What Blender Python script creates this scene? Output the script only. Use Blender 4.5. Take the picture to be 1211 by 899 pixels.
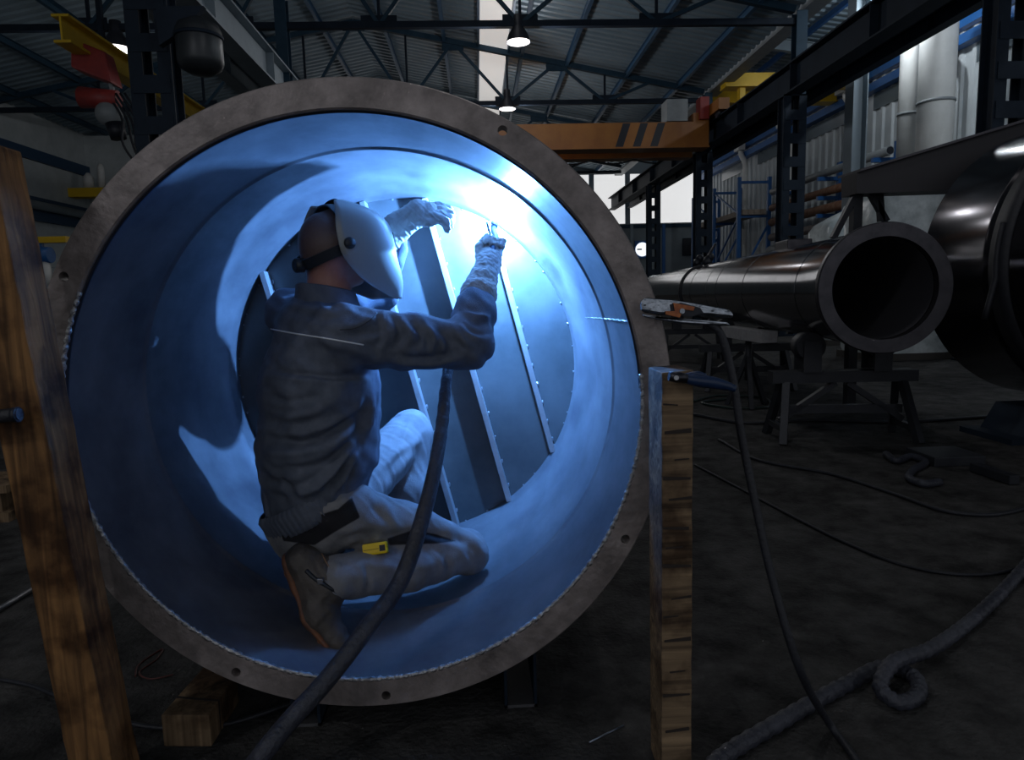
import bpy, bmesh, math, random
import numpy as np
from mathutils import Vector, Matrix
random.seed(7); rng = np.random.default_rng(7)
scene = bpy.context.scene
for _o in list(bpy.data.objects): bpy.data.objects.remove(_o)
COL = scene.collection

# ------------------------------------------------------------------ camera
FPX, CX, CY, EYE = 800.0, 605.5, 449.5, 1.10
# rows: image right, image down, view direction (world coordinates)
CAMR = np.array([[0.99838, -0.05017, -0.02694], [-0.03296, -0.12327, -0.99183], [0.04644, 0.9911, -0.12472]])
u_, s_, v_ = np.linalg.svd(CAMR); CAMR = u_ @ v_
cam_data = bpy.data.cameras.new('camera'); cam = bpy.data.objects.new('camera', cam_data); COL.objects.link(cam)
cam_data.sensor_fit = 'HORIZONTAL'; cam_data.sensor_width = 36.0; cam_data.lens = FPX / 1211 * 36.0
cam_data.clip_start = 0.02; cam_data.clip_end = 200
m = Matrix.Identity(4)
for i in range(3):
    m[i][0] = CAMR[0, i]; m[i][1] = -CAMR[1, i]; m[i][2] = -CAMR[2, i]
m[2][3] = EYE
cam.matrix_world = m
scene.camera = cam
# ------------------------------------------------------------------ world and exposure
vs = scene.view_settings
vs.view_transform = 'Standard'; vs.look = 'None'; vs.exposure = 0.0; vs.gamma = 1.0; vs.use_curve_mapping = False
world = bpy.data.worlds.new('world'); scene.world = world; world.use_nodes = True
bgn = world.node_tree.nodes['Background']; bgn.inputs[0].default_value = (0.86, 0.91, 1.0, 1); bgn.inputs[1].default_value = 0.36

# ------------------------------------------------------------------ pixel helpers (a pixel gives a direction only)
EYEV = np.array([0, 0, EYE])
def ray(px, py):
    d = np.array([(px - CX) / FPX, (py - CY) / FPX, 1.0]); return d @ CAMR
def onY(px, py, Y): d = ray(px, py); return EYEV + d * (Y / d[1])
def onX(px, py, X): d = ray(px, py); return EYEV + d * (X / d[0])
def onZ(px, py, Z=0.0): d = ray(px, py); return EYEV + d * ((Z - EYE) / d[2])
def proj(P):
    q = (np.asarray(P, float) - EYEV) @ CAMR.T
    return np.stack([CX + FPX * q[..., 0] / q[..., 2], CY + FPX * q[..., 1] / q[..., 2]], -1)

# ------------------------------------------------------------------ materials
MATS = {}
def mat(name, col, rough=0.6, metal=0.0, col2=None, scale=6.0, bump=0.0, bscale=40.0, emit=0.0, stretch=(1, 1, 1), detail=6.0,
        lo=0.35, hi=0.65, spec=0.5, rvar=0.0, coords='Object', aniso=0.0, trans=0.0, alpha=1.0):
    if name in MATS: return MATS[name]
    M = bpy.data.materials.new(name); M.use_nodes = True; nt = M.node_tree; N = nt.nodes; L = nt.links
    b = N['Principled BSDF']
    b.inputs['Base Color'].default_value = (*col, 1); b.inputs['Roughness'].default_value = rough; b.inputs['Metallic'].default_value = metal
    b.inputs['Specular IOR Level'].default_value = spec
    if aniso: b.inputs['Anisotropic'].default_value = aniso
    if trans: b.inputs['Transmission Weight'].default_value = trans
    if alpha < 1: b.inputs['Alpha'].default_value = alpha
    if emit:
        b.inputs['Emission Color'].default_value = (*col, 1); b.inputs['Emission Strength'].default_value = emit
    tc = mp = None
    if col2 is not None or bump:
        tc = N.new('ShaderNodeTexCoord'); mp = N.new('ShaderNodeMapping'); mp.inputs['Scale'].default_value = stretch
        L.new(tc.outputs[coords], mp.inputs['Vector'])
    if col2 is not None:
        n = N.new('ShaderNodeTexNoise'); n.inputs['Scale'].default_value = scale; n.inputs['Detail'].default_value = detail; n.inputs['Roughness'].default_value = 0.65
        L.new(mp.outputs[0], n.inputs['Vector'])
        r = N.new('ShaderNodeValToRGB'); r.color_ramp.elements[0].position = lo; r.color_ramp.elements[1].position = hi
        r.color_ramp.elements[0].color = (*col, 1); r.color_ramp.elements[1].color = (*col2, 1)
        L.new(n.outputs['Fac'], r.inputs['Fac']); L.new(r.outputs['Color'], b.inputs['Base Color'])
        if rvar:
            mr = N.new('ShaderNodeMapRange'); mr.inputs['To Min'].default_value = rough - rvar; mr.inputs['To Max'].default_value = rough + rvar
            L.new(n.outputs['Fac'], mr.inputs['Value']); L.new(mr.outputs[0], b.inputs['Roughness'])
    if bump:
        n2 = N.new('ShaderNodeTexNoise'); n2.inputs['Scale'].default_value = bscale; n2.inputs['Detail'].default_value = 5
        L.new(mp.outputs[0], n2.inputs['Vector'])
        bp = N.new('ShaderNodeBump'); bp.inputs['Strength'].default_value = bump; bp.inputs['Distance'].default_value = 0.01
        L.new(n2.outputs['Fac'], bp.inputs['Height']); L.new(bp.outputs[0], b.inputs['Normal'])
    MATS[name] = M; return M

STEEL_DARK = mat('dark_blue_steel_paint', (0.014, 0.042, 0.072), 0.55, 0, (0.024, 0.06, 0.098), 3, spec=.25)
STEEL_NAVY = mat('navy_column_paint', (0.010, 0.017, 0.028), 0.6, 0, (0.016, 0.026, 0.042), 3, spec=.15)
BLUE_BEAM = mat('blue_beam_paint', (0.01, 0.085, 0.27), 0.45, 0, (0.015, 0.11, 0.33), 2)
WALL_WHITE = mat('white_cladding', (0.52, 0.56, 0.58), 0.6, 0, (0.60, 0.64, 0.66), 1.2)
PIPE_WHITE = mat('white_pipe_paint', (0.70, 0.70, 0.68), 0.5, 0, (0.62, 0.62, 0.60), 2)
ROOF = mat('grey_roof_sheet', (0.22, 0.30, 0.36), 0.45, 0.35, (0.29, 0.37, 0.43), 0.6)
CRANE_ORANGE = mat('orange_crane_paint', (0.34, 0.13, 0.02), 0.5, 0, (0.26, 0.09, 0.015), 2)
CRANE_YELLOW = mat('yellow_crane_paint', (0.75, 0.48, 0.01), 0.45, 0, (0.65, 0.40, 0.01), 2)
BLACK_PAINT = mat('black_paint', (0.008, 0.010, 0.018), 0.5)
RED_PAINT = mat('red_hoist_paint', (0.35, 0.04, 0.03), 0.5, 0, (0.25, 0.03, 0.03), 8)
GREY_PAINT = mat('grey_paint', (0.22, 0.24, 0.25), 0.5, 0, (0.28, 0.30, 0.31), 4)
RUST = mat('rusty_pipe', (0.16, 0.06, 0.03), 0.75, 0.2, (0.24, 0.15, 0.10), 6)
RUBBER = mat('black_rubber', (0.012, 0.013, 0.018), 0.55, 0, (0.02, 0.021, 0.028), 20, bump=0.3, bscale=120)
HOSE = mat('braided_hose_cover', (0.020, 0.022, 0.032), 0.5, 0, (0.045, 0.048, 0.065), 14, bump=0.5, bscale=90)
GALV = mat('plain_steel', (0.38, 0.38, 0.40), 0.4, 0.9, (0.30, 0.30, 0.32), 10)

# ------------------------------------------------------------------ mesh builder
class MB:
    def __init__(s): s.v = []; s.f = []; s.sm = []
    def add(s, vs, fs, smooth=False):
        o = len(s.v); s.v += [tuple(map(float, p)) for p in vs]; s.f += [tuple(i + o for i in f) for f in fs]; s.sm += [smooth] * len(fs); return s
    def box(s, lo, hi):
        x0, y0, z0 = lo; x1, y1, z1 = hi
        return s.add([(x0,y0,z0),(x1,y0,z0),(x1,y1,z0),(x0,y1,z0),(x0,y0,z1),(x1,y0,z1),(x1,y1,z1),(x0,y1,z1)],
                     [(3,2,1,0),(4,5,6,7),(0,1,5,4),(1,2,6,5),(2,3,7,6),(3,0,4,7)])
    def hexa(s, p):   # 8 corner points: bottom ring then top ring
        return s.add(p, [(3,2,1,0),(4,5,6,7),(0,1,5,4),(1,2,6,5),(2,3,7,6),(3,0,4,7)])
    def bar(s, a, b, w, h, up=(0, 0, 1)):
        a = np.array(a, float); b = np.array(b, float); d = b - a; d /= np.linalg.norm(d)
        up = np.array(up, float)
        if abs(d @ up) > 0.98: up = np.array([0, 1.0, 0]) if abs(d[1]) < .9 else np.array([1.0, 0, 0])
        r = np.cross(d, up); r /= np.linalg.norm(r); u = np.cross(r, d)
        r *= w / 2; u *= h / 2
        return s.hexa([a - r - u, a + r - u, b + r - u, b - r - u, a - r + u, a + r + u, b + r + u, b - r + u])
    def ibeam(s, a, b, w, h, tf=0.03, tw=0.02, up=(0, 0, 1)):
        a = np.array(a, float); b = np.array(b, float); d = b - a; d /= np.linalg.norm(d); up = np.array(up, float)
        r = np.cross(d, up); r /= np.linalg.norm(r); u = np.cross(r, d)
        s.bar(a + u * (h - tf) / 2, b + u * (h - tf) / 2, w, tf, up); s.bar(a - u * (h - tf) / 2, b - u * (h - tf) / 2, w, tf, up)
        return s.bar(a, b, tw, h - 2 * tf + 0.002, up)
    def tube(s, pts, r, n=12, caps=True, smooth=True):
        pts = np.array(pts, float); k = len(pts)
        rad = np.full(k, r, float) if np.isscalar(r) else np.array(r, float)
        t = np.gradient(pts, axis=0); t /= np.linalg.norm(t, axis=1)[:, None] + 1e-12
        u = np.cross(t[0], [0, 0, 1.0])
        if np.linalg.norm(u) < 1e-3: u = np.cross(t[0], [0, 1.0, 0])
        u /= np.linalg.norm(u); vv = []
        ang = np.arange(n) * 2 * np.pi / n
        for i in range(k):
            u = u - t[i] * (u @ t[i]); u /= np.linalg.norm(u); w = np.cross(t[i], u)
            vv += [pts[i] + rad[i] * (np.cos(x) * u + np.sin(x) * w) for x in ang]
        ff = [(i * n + j, i * n + (j + 1) % n, (i + 1) * n + (j + 1) % n, (i + 1) * n + j) for i in range(k - 1) for j in range(n)]
        s.add(vv, ff, smooth)
        if caps:
            s.add(vv[:n][::-1], [tuple(range(n))]); s.add(vv[-n:], [tuple(range(n))])
        return s
    def cyl(s, a, b, r, r2=None, n=20): return s.tube([a, b], [r, r if r2 is None else r2], n)
    def lathe(s, c, axis, prof, n=64, closed=False, smooth=True, a0=0.0, a1=2 * math.pi):
        # prof: list of (along axis, radius)
        c = np.array(c, float); ax = np.array(axis, float); ax /= np.linalg.norm(ax)
        ref = np.array([0, 0, 1.0]) if abs(ax[2]) < .9 else np.array([1.0, 0, 0])
        e1 = np.cross(ref, ax); e1 /= np.linalg.norm(e1); e2 = np.cross(ax, e1)
        e1, e2 = -e1, e2
        full = abs(a1 - a0 - 2 * math.pi) < 1e-6; m_ = n if full else n + 1
        vv = [c + ax * sa + ra * (math.cos(a0 + (a1 - a0) * j / n) * e1 + math.sin(a0 + (a1 - a0) * j / n) * e2) for sa, ra in prof for j in range(m_)]
        k = len(prof); ff = []
        for i in range(k if closed else k - 1):
            i2 = (i + 1) % k
            for j in range(n):
                j2 = (j + 1) % m_
                ff.append((i * m_ + j, i * m_ + j2, i2 * m_ + j2, i2 * m_ + j))
        return s.add(vv, ff, smooth)
    def sphere(s, c, r, n=16, sc=(1, 1, 1)):
        c = np.array(c, float); vv = []; ff = []; m_ = n // 2
        for i in range(m_ + 1):
            th = math.pi * i / m_
            for j in range(n): vv.append(c + r * np.array(sc) * np.array([math.sin(th) * math.cos(2 * math.pi * j / n), math.sin(th) * math.sin(2 * math.pi * j / n), math.cos(th)]))
        for i in range(m_):
            for j in range(n): ff.append((i * n + j, (i + 1) * n + j, (i + 1) * n + (j + 1) % n, i * n + (j + 1) % n))
        return s.add(vv, ff, True)
    def build(s, name, material, parent=None, bevel=0.0, fix=True, auto=None):
        off = np.array(parent['_base']) if parent is not None and '_base' in parent else np.zeros(3)
        if parent is not None and '_base' not in parent and parent.parent is not None: off = np.array(parent.parent['_base'])
        own = None
        if parent is None:
            a = np.array(s.v); own = np.array([(a[:, 0].min() + a[:, 0].max()) / 2, (a[:, 1].min() + a[:, 1].max()) / 2, a[:, 2].min()]); off = own
        me = bpy.data.meshes.new(name); me.from_pydata((np.array(s.v) - off).tolist(), [], s.f)
        me.polygons.foreach_set('use_smooth', s.sm); me.update()
        if fix or bevel:
            bm = bmesh.new(); bm.from_mesh(me)
            bmesh.ops.remove_doubles(bm, verts=bm.verts, dist=1e-6)
            bmesh.ops.recalc_face_normals(bm, faces=bm.faces)
            if bevel:
                ed = [e for e in bm.edges if len(e.link_faces) == 2 and e.calc_face_angle(0) > 0.5]
                bmesh.ops.bevel(bm, geom=ed, offset=bevel, segments=2, affect='EDGES', profile=0.6)
            if auto:
                for e in bm.edges:
                    if len(e.link_faces) == 2 and e.calc_face_angle(0) > auto: e.smooth = False
            bm.to_mesh(me); bm.free()
        me.materials.append(material)
        o = bpy.data.objects.new(name, me); COL.objects.link(o)
        if parent is not None: o.parent = parent
        else:
            o.location = own.tolist(); o['_base'] = own.tolist()
        return o
def thing(name, label, cat, base=(0, 0, 0), group=None, kind=None):
    o = bpy.data.objects.new(name, None); COL.objects.link(o); o.location = [float(x) for x in base]; o['_base'] = [float(x) for x in base]
    o.empty_display_size = 0.1
    return tag(o, label, cat, group, kind)
def tag(o, label=None, cat=None, group=None, kind=None):
    if label: o['label'] = label
    if cat: o['category'] = cat
    if group: o['group'] = group
    if kind: o['kind'] = kind
    return o
def spline(pts, n=60):
    p = np.array(pts, float); k = len(p)
    t = np.concatenate([[0], np.cumsum(np.sqrt(np.linalg.norm(np.diff(p, axis=0), axis=1) + 1e-9))])
    P = np.vstack([2 * p[0] - p[1], p, 2 * p[-1] - p[-2]]); T = np.concatenate([[t[0] - (t[1] - t[0])], t, [t[-1] + t[-1] - t[-2]]])
    out = []
    for x in np.linspace(t[0], t[-1], n):
        i = min(max(np.searchsorted(t, x, side='right') - 1, 0), k - 2)
        t0, t1, t2, t3 = T[i:i + 4]; p0, p1, p2, p3 = P[i:i + 4]
        a1 = (t1 - x) / (t1 - t0) * p0 + (x - t0) / (t1 - t0) * p1; a2 = (t2 - x) / (t2 - t1) * p1 + (x - t1) / (t2 - t1) * p2; a3 = (t3 - x) / (t3 - t2) * p2 + (x - t2) / (t3 - t2) * p3
        b1 = (t2 - x) / (t2 - t0) * a1 + (x - t0) / (t2 - t0) * a2; b2 = (t3 - x) / (t3 - t1) * a2 + (x - t1) / (t3 - t1) * a3
        out.append((t2 - x) / (t2 - t1) * b1 + (x - t1) / (t2 - t1) * b2)
    return np.array(out)

ARC_POWER = 255.0
# ================================================================== the hall
XL, XR, XA, RIDGE, YB, YF = -14.0, 7.1, 12.0, -3.4, 36.0, -7.0
# floor
FLOOR = mat('oily_concrete', (0.017, 0.0165, 0.016), 0.85, 0, (0.080, 0.077, 0.075), 7.0, spec=.2, bump=1.0, bscale=60, detail=14, lo=0.36, hi=0.70)
tag(MB().box((XL - .3, YF, -0.2), (XA + .3, YB + .3, 0.0)).build('floor', FLOOR), 'dark stained concrete workshop floor under the whole hall', kind='structure')
# ceilings: corrugated sheet, ribs running down the slope
def corr_roof(name, x0, z0, x1, z1, y0, y1, pitch=0.3, dep=0.05):
    prof = []; y = y0
    while y < y1:
        prof += [(y, 0), (y + .12 * pitch / .3, 0), (y + .16 * pitch / .3, dep), (y + .26 * pitch / .3, dep)]; y += pitch
    vv = []
    for (yy, d) in prof: vv += [(x0, yy, z0 + d), (x1, yy, z1 + d)]
    ff = [(2 * i, 2 * i + 2, 2 * i + 3, 2 * i + 1) for i in range(len(prof) - 1)]
    return MB().add(vv, ff)
EZ, AZ = 7.25, 9.36
sl = (AZ - EZ) / (XR - RIDGE)
rb = corr_roof('r', RIDGE, AZ, XR + .2, EZ - .04, YF, YB); r2 = corr_roof('l', XL - .2, EZ - .04, RIDGE, AZ, YF, YB)
rb.add(r2.v, r2.f)
ceil = tag(rb.build('ceiling', ROOF, fix=False), 'grey corrugated sheet roof over the main hall', kind='structure')
zr = lambda x: AZ - sl * abs(x - RIDGE)
for px in [-13.2, -11.4, -9.6, -7.8, -6.0, -4.3, -2.5, -0.75, 1.55, 2.9, 4.7, 6.3]:
    mb = MB(); mb.ibeam((px, YF, zr(px) - .11), (px, YB, zr(px) - .11), .10, .18, .018, .012); mb.build('purlin', STEEL_DARK if px < -5 else mat('pale_blue_purlin_paint', (0.035, 0.10, 0.19), 0.4, 0.2), ceil)
# roof light strip in the right-hand slope
SKYL = mat('daylit_roof_light', (0.86, 0.83, 0.80), 0.5, emit=0.55)
sk = MB()
sk.hexa([(0.30, 9, zr(.30) - .03), (1.12, 9, zr(1.12) - .03), (1.12, 35, zr(1.12) - .03), (0.30, 35, zr(.30) - .03), (0.30, 9, zr(.30) - .01), (1.12, 9, zr(1.12) - .01), (1.12, 35, zr(1.12) - .01), (0.30, 35, zr(.30) - .01)])
wl = tag(sk.build('window_1', SKYL), 'pale translucent roof light strip running along the right roof slope', kind='structure')
for x in (0.26, 1.16):
    MB().bar((x, 9, zr(x) - .09), (x, 35, zr(x) - .09), .06, .16).build('window_frame', mat('pale_blue_purlin_paint', (0.035, 0.10, 0.19)), wl)
# trusses
def truss(Y, label):
    t = thing('roof_truss', label, 'roof truss', (RIDGE, Y, 6.85), 'steel roof trusses across the hall')
    zb = 6.85; zt = lambda x: 9.2 - 0.2 * abs(x - RIDGE)
    MB().bar((XL, Y, zb), (XR, Y, zb), .13, .13).build('bottom_chord', STEEL_NAVY, t)
    MB().bar((XL, Y, zt(XL)), (RIDGE, Y, zt(RIDGE)), .14, .15).build('top_chord', STEEL_DARK, t)
    MB().bar((RIDGE, Y, zt(RIDGE)), (XR, Y, zt(XR)), .14, .15).build('top_chord', STEEL_DARK, t)
    tops = [5.5, 2.6, -.5, RIDGE, -6.3, -9.4, -12.3]; bots = [4.06, 1.1, -1.9, -4.9, -7.9, -10.9]
    seq = [(x, 't') for x in tops] + [(x, 'b') for x in bots]; seq.sort()
    for (xa, ka), (xb, kb) in zip(seq[:-1], seq[1:]):
        MB().bar((xa, Y, zt(xa) if ka == 't' else zb), (xb, Y, zt(xb) if kb == 't' else zb), .08, .08).build('diagonal', STEEL_DARK, t)
    for x in bots:
        MB().bar((x, Y + .03, zb), (x, Y + .03, zt(x)), .06, .06).build('post', STEEL_NAVY, t)
        MB().box((x - .38, Y - .02, zb - .02), (x + .38, Y + .02, zb + .2)).build('gusset_plate', STEEL_NAVY, t)
    for x in tops[1:-1]: MB().box((x - .32, Y - .02, zt(x) - .24), (x + .32, Y + .02, zt(x) + .02)).build('gusset_plate', STEEL_DARK, t)
truss(15.3, 'dark steel roof truss nearest the camera, along the top edge of the photo')
truss(21.3, 'dark steel roof truss just in front of the orange crane girder')
truss(27.3, 'dark steel roof truss behind the orange crane girder, third from the camera')
truss(33.3, 'farthest dark steel roof truss at the back of the hall')
# columns
def column(x, Y, top, label, stub=None, w=.52, wd=.3):
    t = thing('lattice_column', label, 'column', (x, Y, 0), 'latticed steel columns')
    for s in (-1, 1):
        xx = x + s * (w / 2 - .085)
        MB().ibeam((xx, Y, 0), (xx, Y, top), .17, wd, .02, .02, up=(0, 1, 0)).build('flange', STEEL_NAVY, t)
    z = 0.25
    while z < top - .1:
        MB().box((x - w / 2 + .03, Y - wd / 2 - .012, z), (x + w / 2 - .03, Y - wd / 2, z + .22)).build('batten_plate', STEEL_NAVY, t)
        z += .5
    MB().box((x - w / 2, Y - wd / 2, top - .03), (x + w / 2, Y + wd / 2, top)).build('cap_plate', STEEL_NAVY, t)
    MB().box((x - w / 2 - .1, Y - wd / 2 - .1, 0), (x + w / 2 + .1, Y + wd / 2 + .1, .03)).build('base_plate', STEEL_NAVY, t)
    if stub: MB().ibeam((x + .12, Y, top), (x + .12, Y, stub), .24, .26, .02, .015, up=(0, 1, 0)).build('upper_column', STEEL_DARK, t)
column(XR + .1, 9.15, 5.3, 'large dark latticed column at the right edge above the tank', 7.05, w=.62)
column(XR, 15.3, 5.3, 'dark latticed column rising behind the near end of the steel pipe', 7.05)
column(XR, 21.3, 5.3, 'dark latticed column under the right end of the orange crane', 7.05)
column(XR, 27.3, 5.3, 'far dark latticed column behind the crane runway, before the bright window', 7.05)
column(-4.02, 9.3, 5.3, 'dark latticed column rising behind the upper left of the vessel ring', 7.4, w=.53)
column(-4.05, 15.3, 5.3, 'blue column standing behind the vessel, seen above its ring', 7.4)
# crane runways
def runway(x, z0, z1, y0, y1, label, m=STEEL_NAVY, w=.30):
    t = thing('crane_runway_beam', label, 'beam', (x, y0, z0), None)
    MB().ibeam((x, y0, (z0 + z1) / 2), (x, y1, (z0 + z1) / 2), w, z1 - z0, .035, .02).build('beam', m, t)
    MB().bar((x, y0, z1 + .03), (x, y1, z1 + .03), .07, .06).build('rail', mat('dark_rail', (0.03, 0.028, 0.03), 0.4, 0.6), t)
    y = y0 + 1.0
    while y < y1:
        MB().box((x - w / 2 + .02, y - .01, z0 + .03), (x + w / 2 - .02, y + .01, z1 - .03)).build('stiffener', m, t); y += 3.0
runway(XR - .05, 5.30, 5.92, YF, 35.5, 'thick dark crane runway beam on the right columns', w=.36)
runway(8.0, 5.40, 5.72, YF, 35.5, 'thinner dark runway beam just right of the main crane runway', w=.22)
PALE = mat('pale_grey_beam_paint', (0.30, 0.36, 0.40), 0.5, 0, (0.24, 0.29, 0.33), 2)
runway(-3.95, 5.30, 5.92, 4, 35.5, 'dark and pale striped runway beam above the left column', m=PALE, w=.34)
runway(-4.75, 5.45, 5.95, 4, 35.5, 'pale runway beam left of the striped runway, under the roof', m=PALE, w=.28)
# wall_back: lower panels, high window, blue posts
PANEL = mat('grey_blue_wall_panel', (0.20, 0.24, 0.26), 0.6, 0, (0.25, 0.29, 0.31), 1.0)
wb = MB().box((XL, YB, 0), (XA + .2, YB + .2, 4.62)); wb.box((XL, YB, 7.2), (XA + .2, YB + .2, 9.6)); wb.box((XL, YB, 4.62), (-8.5, YB + .2, 7.2))
wback = tag(wb.build('wall_back', PANEL), 'grey blue panelled back wall of the hall', kind='structure')
for x in (5.0, 8.2, 9.9, 11.6): MB().box((x - .08, YB - .12, 0), (x + .08, YB, 4.6)).build('wall_post', BLUE_BEAM if x > 9 else PALE, wback)
MB().box((4.0, YB - .1, 4.42), (XA, YB, 4.6)).build('wall_rail', STEEL_DARK, wback)
wn = tag(MB().box((-8.5, YB + .05, 4.62), (XA + .1, YB + .1, 7.2)).build('window_2', mat('overcast_window_light', (0.93, 0.93, 0.93), 0.4, emit=.74)), 'large overexposed white window in the back wall', kind='structure')  # stretch hidden behind the vessel is added to light the roof
for x in (-6.4, -3.9, -1.4, 1.1, 3.6, 6.1, 8.0): MB().box((x - .13, YB - .05, 4.6), (x + .13, YB + .04, 7.2)).build('mullion', PALE, wn)
MB().box((-8.5, YB - .04, 4.55), (XA, YB + .04, 4.66)).build('window_sill', PIPE_WHITE, wn)
# round backlit sign and dark board
c = onY(760, 295, YB - .15)
t = thing('round_sign', 'white glowing round sign on a blue square plate on the back wall', 'sign', c)
MB().box((c[0] - .42, c[1], c[2] - .46), (c[0] + .42, c[1] + .06, c[2] + .46)).build('backplate', BLUE_BEAM, t)
MB().cyl((c[0] - .02, c[1], c[2]), (c[0] - .02, c[1] - .03, c[2]), .36, n=28).build('disc', mat('white_sign_light', (0.9, 0.95, 1), .5, emit=1.1), t)
MB().box((c[0] - .3, c[1] - .045, c[2] - .03), (c[0] - .05, c[1] - .03, c[2] + .04)).build('arrow_mark', BLACK_PAINT, t)
c = onY(815, 292, YB - .12)
t = thing('notice_board', 'dark rectangular notice board on the back wall', 'board', c)
MB().box((c[0] - .3, c[1], c[2] - .42), (c[0] + .3, c[1] + .05, c[2] + .42)).build('panel', BLACK_PAINT, t)
MB().box((c[0] - .34, c[1] + .01, c[2] - .46), (c[0] + .34, c[1] + .06, c[2] + .46)).build('frame', STEEL_NAVY, t)
# left wall: pale blocks with blue beams, and the short cross wall
BLOCK = mat('pale_block_wall', (0.40, 0.44, 0.45), 0.8, 0, (0.50, 0.54, 0.55), 1.5, bump=.3, bscale=8)
wlft = tag(MB().box((XL - .25, YF, 0), (XL, YB, 7.3)).build('wall_left', BLOCK), 'pale block side wall of the hall at the far left', kind='structure')
for z0, z1, d, mm in ((5.75, 6.1, .12, BLUE_BEAM), (4.35, 4.6, .1, BLUE_BEAM), (3.85, 4.2, .12, BLUE_BEAM)):
    MB().box((XL, 12, z0), (XL + d, 26, z1)).build('wall_beam', mat('dull_blue_beam', (0.012, 0.05, 0.11), .5), wlft)
MB().cyl((XL + .3, 12, 4.3), (XL + .3, 26, 4.3), .13).build('wall_pipe', PALE, wlft)
for z in (1.2, 2.4): MB().box((XL, 12, z), (XL + .006, 26, z + .015)).build('block_joint', PANEL, wlft)
tag(MB().box((XL, 26, 0), (-9.0, 26.2, 7.2)).build('wall_partition', BLOCK), 'short pale cross wall closing the left bay', kind='structure')
# right aisle wall: vertical ribbed cladding with blue beams
prof = []; y = 4.0
while y < YB:
    prof += [(y, 0), (y + .26, 0), (y + .30, .06), (y + .40, .06), (y + .44, 0)]; y += .46
vv = []
for (yy, d) in prof: vv += [(XA - d, yy, 0), (XA - d, yy, 8.4)]
wr = tag(MB().add(vv, [(2 * i, 2 * i + 1, 2 * i + 3, 2 * i + 2) for i in range(len(prof) - 1)]).build('wall_right', WALL_WHITE, fix=False), 'white ribbed metal cladding wall of the right aisle', kind='structure')
for z0, z1, d in ((7.15, 7.55, .25), (6.72, 6.95, .35), (8.02, 8.12, .15)): MB().box((XA - d, 4, z0), (XA - .06, YB, z1)).build('wall_beam', BLUE_BEAM, wr)
for yy in (15.0, 19.2, 23.4, 27.6, 31.8): MB().box((XA - .07, yy - 1.4, 6.25), (XA - .05, yy + 1.2, 6.7)).build('window_strip', mat('dim_glass', (0.12, 0.15, 0.17), .2), wr)
# aisle roof
rr = corr_roof('a', XR + .45, 8.95, XA + .2, 8.35, YF, YB, .3)
ca = tag(rr.build('ceiling_aisle', ROOF, fix=False), 'grey sheet roof over the right aisle', kind='structure')
for yy in (9.3, 15.3, 21.3, 27.3, 33.3): MB().ibeam((XR + .3, yy, 8.72), (XA, yy, 8.12), .16, .34, .02, .015).build('rafter', PALE, ca)
for xx in (8.6, 9.9, 11.1): MB().bar((xx, YF, 8.78 - (xx - 7.5) * .13), (xx, YB, 8.78 - (xx - 7.5) * .13), .1, .16).build('purlin', BLUE_BEAM, ca)
tag(MB().box((XR + .22, YF, 7.12), (XR + .62, YB, 7.5)).build('trim_1', GREY_PAINT), 'grey eaves gutter beam between hall and aisle', kind='structure')
# downpipes
for i, yy in enumerate((16.5, 20.7, 24.9, 29.1)):
    lab = ['white downpipe with hopper nearest the latticed column at the right edge', 'white downpipe left of the white ducts', 'white downpipe right of the middle latticed column', 'farthest white downpipe, left of the middle latticed column'][i]
    t = thing('downpipe', lab, 'downpipe', (XA - .47, yy, 0), 'white downpipes on the aisle wall')
    MB().tube([(XA - .47, yy + .55, 7.05), (XA - .47, yy + .5, 6.85), (XA - .47, yy + .05, 6.4), (XA - .47, yy, 6.2), (XA - .47, yy, 0)], .11, 12).build('pipe', PIPE_WHITE, t)
    MB().box((XA - .66, yy + .3, 7.0), (XA - .37, yy + .85, 7.28)).build('hopper', PIPE_WHITE, t)
# white ducts
for (a, b, yv, lab) in ((1064, 1084, 130, 'narrower white vertical duct beside the wide duct'), (1088, 1127, 120, 'wide white vertical duct above the long dark pipe')):
    A = onX(a, yv, 10.6); B = onX(b, yv, 10.6); r = (A[1] - B[1]) / 2 * 0.66; yc = (A[1] + B[1]) / 2
    t = thing('ventilation_duct', lab, 'duct', (10.6, yc, 0), 'white ducts on the aisle wall')
    MB().tube([(10.6, yc, 0.0), (10.6, yc, 7.0), (10.6, yc, 7.1)], [r, r, r * .97], 24).build('duct', PIPE_WHITE, t)
    MB().lathe((10.6, yc, 5.2), (0, 0, 1), [(-.03, r), (-.03, r + .02), (.03, r + .02), (.03, r)], 24).build('band', GREY_PAINT, t)
# grey intermediate column
p = onY(1010, 200, 16.5)
t = thing('aisle_column', 'grey H column standing in the aisle behind the crane runway', 'column', (p[0], 16.5, 0))
MB().ibeam((p[0], 16.5, 0), (p[0], 16.5, 8.5), .38, .36, .03, .02, up=(1, 0, 0)).build('shaft', mat('column_grey', (0.16, 0.20, 0.23), .5), t)
MB().box((p[0] - .3, 16.2, 0), (p[0] + .3, 16.8, .03)).build('base_plate', STEEL_NAVY, t)
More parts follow.
